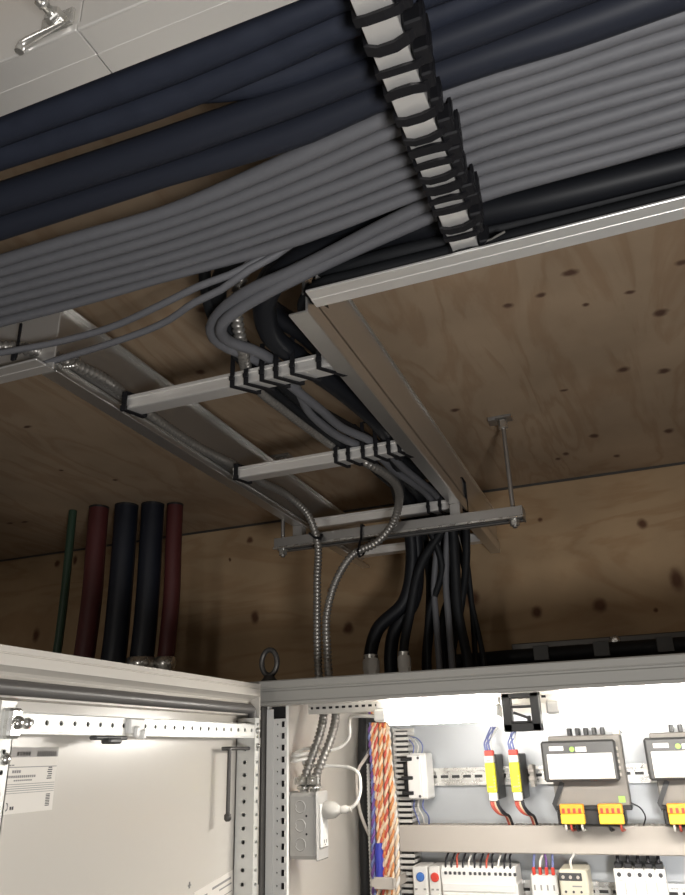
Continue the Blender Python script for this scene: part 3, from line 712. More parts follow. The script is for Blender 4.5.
# ------------------------------------------------------------------ electrical cabinet
CX0, CX1, CY0, CY1, CTOP = -0.645, 0.555, 1.20, 1.80, 1.74
cab = thing('electrical_cabinet', (-0.045, 1.50, 0.0), 'large grey steel electrical cabinet with its left door swung open', 'cabinet')
m = MB().box(CX0, CX1, CY0 - .006, CY1, 1.7265, CTOP, .002)
part('lid', m, 'paint_lid', cab)
m = MB().box(CX0 + .004, CX1 - .004, CY0 + .002, CY0 + .030, 1.7000, 1.7235, .0015)
m.box(CX0 + .006, CX1 - .006, CY0 + .004, CY1 - .004, 1.7230, 1.7268)
m.box(CX0 + .02, CX1 - .02, CY0 - .0005, CY0 + .003, 1.7005, 1.7060, .001)
part('front_frame', m, 'paint_lid', cab)
part('side_panel', MB().box(CX0, CX0 + .012, CY0 + .045, CY1, .06, 1.7230, .001), 'paint_in', cab)
part('side_panel', MB().box(CX1 - .012, CX1, CY0 + .045, CY1, .06, 1.7230, .001), 'paint_in', cab)
part('back_panel', MB().box(CX0 + .012, CX1 - .012, CY1 - .012, CY1, .06, 1.7230, .001), 'paint_in', cab)
part('plinth', MB().box(CX0, CX1, CY0 + .01, CY1, 0, .06, .001), 'dark_steel', cab)
for x0, x1 in ((CX0 + .030, CX0 + .067), (CX1 - .067, CX1 - .030)):
    wd = (x1 - x0) / 3
    m = MB().perf((x0 + 2 * wd, CY0 + .028, .07), (0, 0, 1), (1, 0, 0), 1.625, wd, .0185, (.0046, .0030), .002, 'slot', (0.0,))
    m.perf((x0 + wd, CY0 + .028, .07), (0, 0, 1), (1, 0, 0), 1.625, wd, .0185, (.0015, .0015), .002, 'round', (0.002,))
    m.box(x0, x0 + wd, CY0 + .026, CY0 + .028, .07, 1.695)
    m.box(x0, x0 + .002, CY0 + .028, CY0 + .062, .07, 1.70)
    m.box(x1 - .002, x1, CY0 + .028, CY0 + .036, .07, 1.70)
    part('corner_post', m, 'white', cab)
    part('post_hole_shade', MB().box(x0 + .003, x1 - .003, CY0 + .040, CY0 + .042, .07, 1.70), 'black', cab)  # black sheet behind the slots, painting the shade inside the post
part('door_jamb', MB().box(CX0 + .012, CX0 + .029, CY0 + .012, CY0 + .045, .06, 1.7000, .001), 'dark_steel', cab)
m = MB().perf((CX0 + .070, CY0 + .112, 1.6900), (1, 0, 0), (0, 0, 1), CX1 - CX0 - .14, .0170, .0125, (.0036, .0020), .0015, 'slot', (0.0,))
m.box(CX0 + .070, CX1 - .070, CY0 + .112, CY0 + .128, 1.6885, 1.6900)
part('top_rail', m, 'paint', cab)
part('rail_hole_shade', MB().box(CX0 + .07, CX1 - .07, CY0 + .124, CY0 + .126, 1.6905, 1.707), 'black', cab)  # black sheet that paints the rail holes as shaded inside
part('mounting_plate', MB().box(-0.565, 0.50, 1.742, 1.745, .15, 1.690, .0008), 'plate', cab)
for z in (1.70, 1.44):
    part('hinge', MB().box(-.6270, -.6190, 1.1970, 1.2115, z - .022, z - .006, .001).box(-.6270, -.6190, 1.1970, 1.2115, z - .066, z - .050, .001), 'paint', cab)
e = MB().tube([(-.632 + .0155 * math.cos(a), 1.268, 1.779 + .0225 * math.sin(a)) for a in [math.pi * 2 * k / 28 for k in range(29)]], .0050, 10, False)
e.lathe((-.632, 1.268, 1.7405), (0, 0, 1), [(0, .0165), (.005, .0165), (.010, .0120), (.016, .0085)], 16)
part('lifting_eye', e, 'dark_steel', cab)

# door (open at a right angle, seen from inside)
DX = -0.5997
DY0, DY1 = 0.548, 1.171
prof = [(-.6450, .10), (-.6450, 1.7324), (DX, 1.7324), (DX, 1.7263), (DX - .0016, 1.7257), (DX - .0016, 1.7248), (DX, 1.7242), (DX, 1.7132), (DX - .004, 1.7123), (DX - .016, 1.7090), (DX - .020, 1.7062), (DX - .020, 1.6842), (DX - .0340, 1.6828), (DX - .0340, .10)]
m = MB().prism(prof, 'y', DY0, DY1)
m.box(-.6450, DX - .001, DY1, DY1 + .003, .10, 1.7306, .001)
door = part('door', m, 'paint_in', cab)
m = MB().tube([(DX - .0125, DY0 + .005, 1.6936), (DX - .0125, DY1 - .012, 1.6936), (DX - .0125, DY1 - .007, 1.6907), (DX - .0125, DY1 - .004, 1.6856), (DX - .0125, DY1 - .004, .2)], .0078, 12)
part('gasket', m, 'gasket', door, 'dark grey rubber gasket')
RX = -.6000
m = MB().perf((RX, 0.6203, 1.6505), (0, 1, 0), (0, 0, 1), 0.5330, .0185, .0222, (.0030, .0030), .0015)
m.box(RX - .018, RX, 0.6203, 1.1530, 1.6481, 1.6505, .0004); m.box(RX - .018, RX, 0.6203, 1.1530, 1.6678, 1.6697, .0004)
part('perforated_rail', m, 'rail', door)
part('rail_hole_shade', MB().box(RX - .0125, RX - .0105, 0.6222, 1.1530, 1.6509, 1.6673), 'black', door)  # black backing painted in for the shade in the door rail holes
def upright(y0, y1):
    m = MB().perf((RX - .0340, y0, .14), (0, 0, 1), (1, 0, 0), 1.5450, .0340, .0190, (.0030, .0030), .0015)
    m.perf((RX, y0, .14), (0, 0, 1), (0, 1, 0), 1.5450, y1 - y0, .0190, (.0024, .0024), .0015)
    m.box(RX - .0340, RX - .0320, y0, y1, .14, 1.6762); m.box(RX - .0340, RX, y1 - .0015, y1, .14, 1.6762)
    part('perforated_upright', m, 'rail', door)
    part('rail_hole_shade', MB().box(RX - .020, RX - .004, y0 + .006, y0 + .008, .14, 1.6743).box(RX - .006, RX - .004, y0 + .002, y1 - .002, .14, 1.6743), 'black', door)  # black strips stand in for shade behind the upright's holes
upright(1.1540, 1.1690)
upright(0.6091, 0.6297)
part('corner_block', MB().box(RX - .010, RX + .008, 0.6147, 0.6334, 1.6434, 1.6725, .003), 'zinc', door)
def dome(y, z, x, r=.0058):
    part('dome_screw', MB().lathe((x, y, z), (1, 0, 0), [(0, r), (.0012, r), (.0035, r * .8), (.005, r * .45), (.0054, r * .2)], 14), 'zinc', door)
dome(0.6259, 1.6584, RX + .008, .0066); dome(0.6465, 1.6584, RX); dome(0.6231, 1.6247, RX); dome(1.1615, 1.6594, RX, .005); dome(1.1615, 1.6369, RX, .004)
part('rail_clip', MB().box(RX - .002, RX + .006, 0.8133, 0.8452, 1.6495, 1.6687, .002).box(RX + .005, RX + .010, 0.8208, 0.8302, 1.6462, 1.6594, .002).box(RX - .002, RX + .010, 0.8367, 0.8433, 1.6444, 1.6556, .0015), 'white', door)
part('latch', MB().box(RX - .004, RX + .007, 0.7496, 0.8114, 1.6430, 1.6481, .002).box(RX - .003, RX + .011, 0.7702, 0.7946, 1.6387, 1.6453, .002), 'charcoal', door)
m = MB().tube(smooth_path([(-.622, 1.0869, 1.6331), (-.613, 1.0954, 1.6331), (-.612, 1.1244, 1.6331), (-.611, 1.1540, 1.6331)], .004), .0028, 8)
m.tube([(-.613, 1.0954, 1.6331), (-.613, 1.0954, 1.5413)], .0032, 8)
m.lathe((-.613, 1.0954, 1.5319), (0, 0, 1), [(0, .003), (.003, .0055), (.009, .0055), (.011, .0032)], 10)
part('door_stay', m, 'dark_steel', door, 'dark hanging door stay')
SX = DX - .0338
def sticker(y0, y1, z0, z1, lab):
    return part('sticker', MB().box(SX - .0002, SX + .0005, y0, y1, z0, z1), 'paper', door, lab)
st = sticker(0.6567, 0.7363, 1.5722, 1.6364, 'printed paper sticker')
def print_lines(rows, name='print', mt='ink_grey'):
    mm = MB()
    for (y0, y1, z0, z1) in rows: mm.box(SX + .0004, SX + .0008, y0, y1, z0, z1)
    part(name, mm, mt, door)
print_lines([(0.6567, 0.7363, 1.6266, 1.6364)], 'print_band', 'paper_grey')
rows = [(0.6735 + .0042 * i, 0.6754 + .0042 * i + .0008, 1.6280, 1.6322) for i in range(5)] + [(0.7035 + .0030 * i, 0.7054 + .0030 * i, 1.6270, 1.6326) for i in range(10)]
rows += [(0.6567, 0.7363, 1.6167 - .0003, 1.6172)] + [(0.6604 + .004 * i, 0.6632 + .004 * i, 1.6181, 1.6195) for i in range(3)]
rows += [(0.6698 + .0032 * i, 0.6721 + .0032 * i, 1.6111, 1.6139) for i in range(4)] + [(0.6632 + .0030 * i, 0.6653 + .0030 * i, 1.6064, 1.6088) for i in range(14)] + [(0.6735 + .0030 * i, 0.6756 + .0030 * i, 1.6031, 1.6046) for i in range(9)]
rows += [(0.6585, 0.7354, z, z + .0006) for z in (1.5999, 1.5977, 1.5956, 1.5936)] + [(0.6585, 0.7354, 1.5914, 1.5919)]
print_lines(rows)
rows = [(0.7223 + .0007 * (i % 3), 0.7297 - .0006 * (i % 2), 1.6041 + .0022 * i, 1.6052 + .0022 * i) for i in range(6)]
rows += [(0.7241, 0.7302, 1.5769 + .0016 * i, 1.5778 + .0016 * i) for i in range(8)]
for k, y in enumerate((0.6618, 0.6674)):   # large rounded digits at the lower left
    for j in range(10):
        a = math.pi * (-.5 + j / 9)
        yy, zz = y + .0022 * math.cos(a), 1.5792 + .0034 * math.sin(a)
        rows.append((yy - .0004, yy + .0004, zz - .0005, zz + .0005))
rows += [(0.6726 + .003 * i, 0.6747 + .003 * i, 1.5760, 1.5792) for i in range(2)]
print_lines(rows, 'print', 'ink')
# lower sticker, pasted on at an angle, and a small mark beside it
def slanted(y0, y1, v0, v1, d, name, mt, lab=None):
    z = lambda y: 1.4460 + (y - 1.043) * 0.13
    mm = MB().add([(SX + d, y0, z(y0) + v0), (SX + d, y1, z(y1) + v0), (SX + d, y1, z(y1) + v1), (SX + d, y0, z(y0) + v1), (SX - .0002, y0, z(y0) + v0), (SX - .0002, y1, z(y1) + v0), (SX - .0002, y1, z(y1) + v1), (SX - .0002, y0, z(y0) + v1)], [(0, 1, 2, 3), (0, 1, 5, 4), (1, 2, 6, 5), (2, 3, 7, 6), (3, 0, 4, 7)])
    return part(name, mm, mt, door, lab)
slanted(1.0430, 1.1650, -.075, .001, .0004, 'sticker', 'paper', 'printed paper sticker')
for y0, y1, v0, v1 in ((1.052, 1.078, -.0125, -.0095), (1.092, 1.146, -.0095, -.0065), (1.112, 1.148, -.0165, -.0145), (1.088, 1.150, -.0265, -.0255), (1.056, 1.076, -.021, -.019), (1.052, 1.140, -.034, -.032)):
    slanted(y0, y1, v0, v1, .0007, 'print', 'ink_grey')
part('cross_mark', MB().box(SX - .0002, SX + .0006, 1.0285, 1.0310, 1.4540, 1.4620).box(SX - .0002, SX + .0006, 1.0260, 1.0335, 1.4565, 1.4588), 'ink_grey', door)

# cable glands on the lid
for (x, y, r, lab) in ((-.553, 1.61, .019, 'largest white cable gland on the cabinet lid, leftmost of three'), (-.513, 1.63, .0125, 'small cable gland on the cabinet lid, middle of three'), (-.474, 1.60, .0145, 'cable gland on the cabinet lid, rightmost of three')):
    g = thing('cable_gland', (x, y, CTOP), lab, 'cable gland', 'cable glands on the lid')
    part('body', MB().lathe((x, y, CTOP + .0002), (0, 0, 1), [(0, r * 1.1), (.012, r * 1.1), (.014, r * .95), (.048, r * .95)], 8), 'wire_white', g)
    part('cap', MB().lathe((x, y, CTOP + .048), (0, 0, 1), [(0, r), (.020, r), (.026, r * .85), (.030, r * .8)], 12), 'wire_white', g)
    part('lock_ring', MB().lathe((x, y, CTOP + .074), (0, 0, 1), [(0, r * .86), (.008, r * .86)], 12), 'zinc', g)

# dark slotted rail on the wall behind the cabinet
s = thing('wall_rail', (.40, 1.875, 1.80), 'long dark rail with a bolt on the wall behind the cabinet', 'rail')
m = MB().box(-.285, 1.38, 1.884, 1.899, 1.800, 1.857, .002)
part('back_strip', m, 'dark_steel', s)
m = MB().tube([(-.45, 1.862, 1.822), (-.30, 1.862, 1.824), (1.38, 1.862, 1.828)], .017, 12)
part('covered_cable', m, 'cable_black', s)
part('bolt', MB().lathe((-.047, 1.884, 1.846), (0, -1, 0), [(0, .013), (.003, .013), (.003, .009), (.010, .009), (.011, .006)], 12), 'zinc', s)
for i in range(12):
    x = -.23 + i * .135
    part('strap', MB().box(x, x + .035, 1.843, 1.885, 1.839, 1.843, .001).box(x, x + .035, 1.841, 1.845, 1.810, 1.843, .001), 'charcoal', s)

# ------------------------------------------------------------------ hoses on the left, dropping from the ceiling behind the door
HX = [(-1.383, 1.563, .011, 'pipe_green', 'thin green cable dropping from the ceiling, leftmost'), (-1.303, 1.572, .026, 'pipe_red', 'dark red hose dropping from the ceiling, left of the blue pair'),
      (-1.228, 1.592, .031, 'pipe_blue', 'black-blue hose beside the left red hose'), (-1.160, 1.615, .030, 'pipe_blue', 'dark blue hose beside the right red hose'), (-1.106, 1.640, .0215, 'pipe_red', 'dark red hose dropping from the ceiling, rightmost')]
for k, (x, y, r, mt, lab) in enumerate(HX):
    h = thing('hose' if k else 'hanging_cable', (x, y, 0), lab, 'hose' if k else 'cable', 'hoses from the ceiling' if k else None)
    bow = [.004, .006, .003, .004, .006][k]
    pts = smooth_path([(x, y, CEIL - .002), (x + .002, y, 2.15), (x + bow, y, 2.02), (x + .002, y, 1.90), (x - .004, y, 1.80), (x - .004, y, 1.2), (x, y, .002)], .02)
    part('tube', MB().tube(pts, r, 18 if k else 10), mt, h)
    if k >= 3:
        part('coupling', MB().lathe((x - .001, y, 1.790), (0, 0, 1), [(0, r * 1.0), (.002, r * 1.12), (.040, r * 1.12), (.044, r * 1.22), (.066, r * 1.22), (.068, r * 1.05)], 18), 'zinc', h)
    if k:
        part('collar', MB().lathe((x, y, CEIL - .006), (0, 0, 1), [(0, r * 1.02), (.005, r * 1.04)], 18), 'black', h)

# ------------------------------------------------------------------ lamps
def lamp(x0, x1, lab):
    l = thing('led_lamp', ((x0 + x1) / 2, 1.275, 1.668), lab, 'lamp', 'cabinet lamps')
    part('housing', MB().box(x0, x1, 1.274, 1.288, 1.6885, 1.7000, .0015).box(x0, x0 + .022, 1.258, 1.304, 1.6690, 1.6885, .003).box(x1 - .006, x1, 1.258, 1.304, 1.6690, 1.6885, .003), 'white', l)
    sec = [(1.281 + .0170 * math.cos(a), 1.6770 + .0140 * math.sin(a)) for a in [math.radians(125) + math.radians(290) * k / 16 for k in range(17)]]
    part('diffuser', MB().prism(sec, 'x', x0 + .022, x1 - .006), 'led', l, 'glowing white tube')
lamp(-.432, -.222, 'glowing white tube lamp under the cabinet lid, left of the bracket')
lamp(-.148, .300, 'glowing white tube lamp under the cabinet lid, right of the bracket')
b = thing('lamp_bracket', (-.188, 1.27, 1.645), 'square grey bracket with an open window between the two lamps', 'bracket')
m = MB()
bx0, bx1, bz0, bz1 = -.2145, -.1565, 1.6455, 1.7035
m.box(bx0, bx0 + .0135, 1.247, 1.270, bz0, bz1, .001); m.box(bx1 - .0135, bx1, 1.247, 1.270, bz0, bz1, .001)
m.box(bx0, bx1, 1.247, 1.270, bz0, bz0 + .011, .001); m.box(bx0, bx1, 1.247, 1.270, bz1 - .009, bz1, .001)
part('frame', m, 'charcoal', b)
part('catch', MB().box(-.203, -.168, 1.252, 1.258, 1.656, 1.6605, .001).box(-.186, -.180, 1.252, 1.258, 1.650, 1.658, .001).box(-.178, -.172, 1.252, 1.258, 1.652, 1.668, .001).box(-.203, -.168, 1.252, 1.258, 1.6795, 1.6835, .001).add([(-.200, 1.2525, 1.672), (-.197, 1.2525, 1.675), (-.176, 1.2525, 1.667), (-.178, 1.2525, 1.663)], [(0, 1, 2, 3)]), 'charcoal', b)

# ------------------------------------------------------------------ outlet box with plug and cord
o = thing('outlet_box', (-.595, 1.35, 1.452), 'grey steel outlet box with three knockouts on the cabinet side wall', 'outlet box')
m = MB().box(-.625, -.568, 1.330, 1.376, 1.454, 1.559, .006)
part('box', m, 'box_metal', o)
part('rim', MB().box(-.571, -.5665, 1.328, 1.378, 1.452, 1.561, .004).box(-.6265, -.623, 1.3285, 1.3775, 1.4525, 1.5605, .003), 'box_metal', o)
for z in (1.5365, 1.5070, 1.4775):
    part('knockout', MB().lathe((-.600, 1.3302, z), (0, -1, 0), [(0, .0105), (.0012, .0105), (.0012, .0090), (.0004, .0086)], 20).box(-.6105, -.607, 1.3287, 1.330, z - .002, z + .002), 'box_metal', o)
for z in (1.5220, 1.4935):
    part('screw_hole', MB().lathe((-.588, 1.3301, z), (0, -1, 0), [(0, .0019), (.0006, .0019)], 10), 'black', o)
part('receptacle', MB().box(-.567, -.5615, 1.335, 1.366, 1.471, 1.541, .002), 'white', o)
part('slot', MB().box(-.5617, -.5612, 1.345, 1.347, 1.4785, 1.484).box(-.5617, -.5612, 1.354, 1.356, 1.4785, 1.484).box(-.5617, -.5612, 1.349, 1.352, 1.475, 1.477), 'ink', o)
c = thing('power_lead', (-.53, 1.36, 1.53), 'white lamp cord with a clear plug in the outlet box', 'cord')
m = MB().lathe((-.5612, 1.350, 1.5300), (1, 0, 0), [(0, .0135), (.004, .0150), (.020, .0130), (.028, .0075), (.030, .0070)], 14)
m.lathe((-.5312, 1.350, 1.5300), (1, 0, .1), [(0, .0060), (.012, .0070), (.013, .0050), (.020, .0050)], 12)
part('plug', m, 'clear', c)
cord = [(-.512, 1.350, 1.533), (-.502, 1.350, 1.540), (-.496, 1.352, 1.553), (-.495, 1.356, 1.573), (-.500, 1.362, 1.588), (-.514, 1.368, 1.596), (-.540, 1.375, 1.600), (-.580, 1.372, 1.602), (-.606, 1.360, 1.606)]
for k in range(0, 41):
    a = k / 40 * 4 * math.pi
    cord.append((-.606 + .012 * math.sin(a) + .004 * k / 40, 1.338 + .022 * math.cos(a), 1.610 + .018 * k / 40 + .004 * math.sin(a + 1)))
cord += [(-.590, 1.372, 1.632), (-.560, 1.382, 1.628), (-.540, 1.384, 1.634), (-.524, 1.380, 1.646), (-.514, 1.360, 1.672), (-.500, 1.330, 1.681), (-.470, 1.300, 1.681), (-.432, 1.281, 1.678)]
part('cord', MB().tube(smooth_path(cord, .006), .0030, 8), 'wire_white', c)

# ------------------------------------------------------------------ wire bundle and vertical ducts on the plate
w = thing('wire_bundle', (-.54, 1.62, .3), 'thick bundle of twisted multicoloured wires beside the slotted duct', 'wires')
pairs = [('violet', 'wire_blue'), ('wire_tan', 'wire_orange'), ('wire_tan', 'wire_red'), ('wire_orange', 'wire_tan'), ('wire_tan', 'wire_red'), ('wire_tan', 'wire_orange'),
         ('wire_red', 'violet'), ('wire_tan', 'wire_tan'), ('wire_orange', 'wire_tan'), ('wire_red', 'wire_tan'), ('wire_tan', 'wire_orange'), ('wire_tan', 'wire_white')]
for k, pr in enumerate(pairs):
    row, colm = k // 6, k % 6
    bx = -.5635 + colm * .0078 + (.0039 if row else 0); by = 1.612 + row * .009
    ph = k * 1.9
    for q, cn in enumerate(pr):
        pts = []
        for i in range(131):
            z = 1.720 - i * .0046
            sq = 1.0 - .32 * math.exp(-((z - 1.690) / .020) ** 2)      # gathered at the strap
            a = ph + z * 6.2832 / .030 + q * math.pi
            x = -.541 + (bx + .541) * sq + .0028 * math.cos(a) + .0035 * math.sin(z * 17 + k * 1.3)
            pts.append((x, by + .0028 * math.sin(a), z))
        part('wire', MB().tube(pts, .0030, 6), cn, w)
m = MB().loop([(-.566, 1.607, 1.690), (-.566, 1.640, 1.690), (-.514, 1.640, 1.688), (-.514, 1.607, 1.688), (-.540, 1.603, 1.689)], (0, 0, .017), .002)
part('strap', m, 'black', w, 'black hook strap')
part('sleeve', MB().tube([(-.5525, 1.612, 1.452), (-.5525, 1.611, 1.43), (-.5530, 1.611, 1.392)], [.0085, .0095, .0085], 12), 'navy', w, 'blue sleeve')
m = MB().box(-.562, -.522, 1.598, 1.604, 1.372, 1.393, .001).box(-.569, -.560, 1.598, 1.606, 1.376, 1.389, .001).box(-.524, -.521, 1.598, 1.740, 1.374, 1.391)
single('wire_bracket', m, 'duct', 'small grey bracket holding the wire bundle below the blue sleeve', 'bracket')
single('spiral_wrap', ribbed([(-.575, 1.628, 1.60), (-.576, 1.626, 1.50), (-.577, 1.628, 1.40), (-.578, 1.628, 1.25)], .0042, .0070, 8), 'comb', 'pale ribbed tube running down left of the wire bundle', 'tube')
single('white_cable', MB().tube(smooth_path([(-.566, 1.640, 1.640), (-.575, 1.62, 1.615), (-.590, 1.60, 1.585), (-.592, 1.60, 1.55), (-.590, 1.605, 1.515), (-.582, 1.63, 1.47), (-.570, 1.68, 1.42)], .01), .0034, 8), 'duct', 'pale cable curving out left of the wire bundle', 'cable')
single('gap_shade', MB().tube(smooth_path([(-.604, 1.700, 1.695), (-.609, 1.700, 1.62), (-.611, 1.70, 1.50), (-.612, 1.70, 1.36), (-.612, 1.70, 1.10)], .02), .0150, 12), 'black', 'black upright tube standing in for the shaded gap left of the coloured wire bundle', 'cable')  # added black tube; paints the shade between side panel and mounting plate
# vertical slotted duct
d = thing('vertical_wire_duct', (-.52, 1.70, .3), 'pale vertical wire duct with open comb fingers', 'wire duct')
part('base', MB().box(-.536, -.502, 1.737, 1.7415, .30, 1.670).box(-.5365, -.534, 1.690, 1.7415, .30, 1.670), 'comb', d)
n = 0
z = 1.662
m = MB()
while z > 1.15:
    if not (1.425 < z < 1.482):
        f = MB().box(-.504, -.5015, 1.686, 1.740, z - .0062, z, .0008).box(-.533, -.5015, 1.684, 1.687, z - .0062, z, .0008)
        part('finger', f, 'comb', d)
    z -= .0108
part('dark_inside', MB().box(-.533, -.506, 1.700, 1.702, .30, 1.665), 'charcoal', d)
# horizontal duct
d = thing('horizontal_wire_duct', (.0, 1.70, 1.427), 'grey covered wire duct crossing the plate between the two device rows', 'wire duct')
part('cover', MB().box(-.531, .50, 1.678, 1.684, 1.4290, 1.4790, .002), 'duct', d)
part('base', MB().box(-.531, .50, 1.737, 1.7415, 1.4300, 1.4770), 'duct', d)
m = MB()
for i in range(110):
    x = -.530 + i * .0094
    m.box(x, x + .0062, 1.684, 1.7415, 1.4735, 1.4780); m.box(x, x + .0062, 1.684, 1.7415, 1.4300, 1.4340)
o = part('finger_row', m, 'duct', d); o['kind'] = 'stuff'
# DIN rails
def din(x0, x1, z, lab):
    d = thing('mounting_rail', ((x0 + x1) / 2, 1.735, z - .0175), lab, 'rail')
    m = MB().perf((x0, 1.7330, z - .0085), (1, 0, 0), (0, 0, 1), x1 - x0, .017, .025, (.0085, .0028), .001, 'slot')
    m.box(x0, x1, 1.7255, 1.7265, z + .0125, z + .0175); m.box(x0, x1, 1.7255, 1.7265, z - .0175, z - .0125)
    m.box(x0, x1, 1.7265, 1.7340, z + .0115, z + .0125); m.box(x0, x1, 1.7265, 1.7340, z - .0125, z - .0115)
    m.box(x0, x1, 1.7330, 1.7340, z + .0080, z + .0120); m.box(x0, x1, 1.7330, 1.7340, z - .0120, z - .0080)
    part('rail', m, 'zinc', d)
    part('rail_back', MB().box(x0, x1, 1.7385, 1.7400, z - .012, z + .012), 'charcoal', d)
din(-.500, .48, 1.5690, 'slotted zinc mounting rail behind the upper row of devices')
din(-.500, .48, 1.3600, 'slotted zinc mounting rail behind the lower row of devices')

# ------------------------------------------------------------------ devices of the upper row
t = thing('terminal_block', (-.485, 1.69, 1.527), 'white end terminal with black grips on the left end of the upper rail', 'terminal')
part('body', MB().box(-.497, -.459, 1.668, 1.726, 1.5280, 1.6180, .003).box(-.499, -.470, 1.660, 1.672, 1.5300, 1.6150, .002), 'white', t)
part('grip', MB().box(-.511, -.497, 1.672, 1.726, 1.535, 1.600, .002), 'black', t)
for z in (1.607, 1.570, 1.541):
    part('grip', MB().box(-.512, -.487, 1.656, 1.670, z - .0035, z + .0035, .001), 'black', t)
for z in (1.6085, 1.5345):
    part('screw', MB().lathe((-.474, 1.660, z), (0, -1, 0), [(0, .0028), (.0008, .0028)], 10), 'ink', t)
for i, (x, cn) in enumerate(((-.494, 'wire_blue'), (-.484, 'wire_white'), (-.474, 'wire_blue'))):
    part('wire', MB().tube(smooth_path([(x, 1.69, 1.532), (x - .004, 1.69, 1.512), (x - .002 + .003 * i, 1.70, 1.495), (x, 1.715, 1.476)], .006), .0017, 6), cn, t)
    part('wire', MB().tube(smooth_path([(x, 1.69, 1.614), (x + .004, 1.69, 1.632), (x - .010, 1.70, 1.648), (-.506, 1.715, 1.652)], .006), .0014, 6), cn, t)
def relay(x, lab):
    r = thing('relay', (x, 1.68, 1.515), lab, 'relay', 'yellow relays')
    part('housing', MB().box(x - .0005, x + .0215, 1.652, 1.726, 1.5280, 1.6120, .0015), 'black', r)
    part('front', MB().box(x - .001, x + .0180, 1.640, 1.653, 1.5410, 1.5960, .0015), 'yellow', r)
    part('upper_face', MB().box(x - .001, x + .0175, 1.6405, 1.653, 1.5960, 1.6090, .001), 'paper', r)
    part('terminal', MB().box(x - .0005, x + .0175, 1.642, 1.660, 1.6090, 1.6195, .0015), 'red', r, 'red terminal at the top')
    part('terminal', MB().box(x + .001, x + .0180, 1.641, 1.660, 1.5255, 1.5410, .0015), 'white', r)
    m = MB()
    for k in range(5): m.box(x + .014, x + .0165, 1.6394, 1.6405, 1.5450 + k * .006, 1.5475 + k * .006)
    m.box(x + .003, x + .013, 1.6394, 1.6405, 1.5505, 1.5525); m.box(x + .004, x + .011, 1.6394, 1.6405, 1.5990, 1.6005)
    part('print', m, 'ink_grey', r)
    for k, (dx, cn) in enumerate(((.002, 'wire_blue'), (.006, 'wire_blue'), (.011, 'wire_blue'), (.015, 'wire_white'))):
        part('wire', MB().tube(smooth_path([(x + dx, 1.650, 1.618), (x + dx - .002, 1.650, 1.630), (x + dx + .007 * math.sin(k * 2), 1.665, 1.642), (x + dx + .006, 1.70, 1.665)], .005), .0018, 6), cn, r)
    for k, (dx, cn) in enumerate(((.003, 'wire_red'), (.007, 'wire_red'), (.011, 'wire_tan'), (.015, 'wire_black'), (.018, 'wire_black'))):
        part('wire', MB().tube(smooth_path([(x + dx, 1.650, 1.527), (x + dx + .001, 1.648, 1.518), (x + dx + .009, 1.652, 1.505 - .002 * (k % 2)), (x + .024 + .002 * k, 1.675, 1.497), (x + .026 + .002 * k, 1.70, 1.478)], .005), .0021, 6), cn, r)
relay(-.3275, 'yellow-fronted relay on the upper rail, the left of two')
relay(-.2785, 'yellow-fronted relay on the upper rail, next to the power supply')
single('rail_stop', MB().box(-.248, -.240, 1.690, 1.727, 1.548, 1.590, .001).box(-.250, -.238, 1.684, 1.692, 1.560, 1.568, .001).box(-.250, -.238, 1.684, 1.692, 1.575, 1.582, .001), 'duct', 'narrow grey end stop on the rail between relay and power supply', 'end stop')
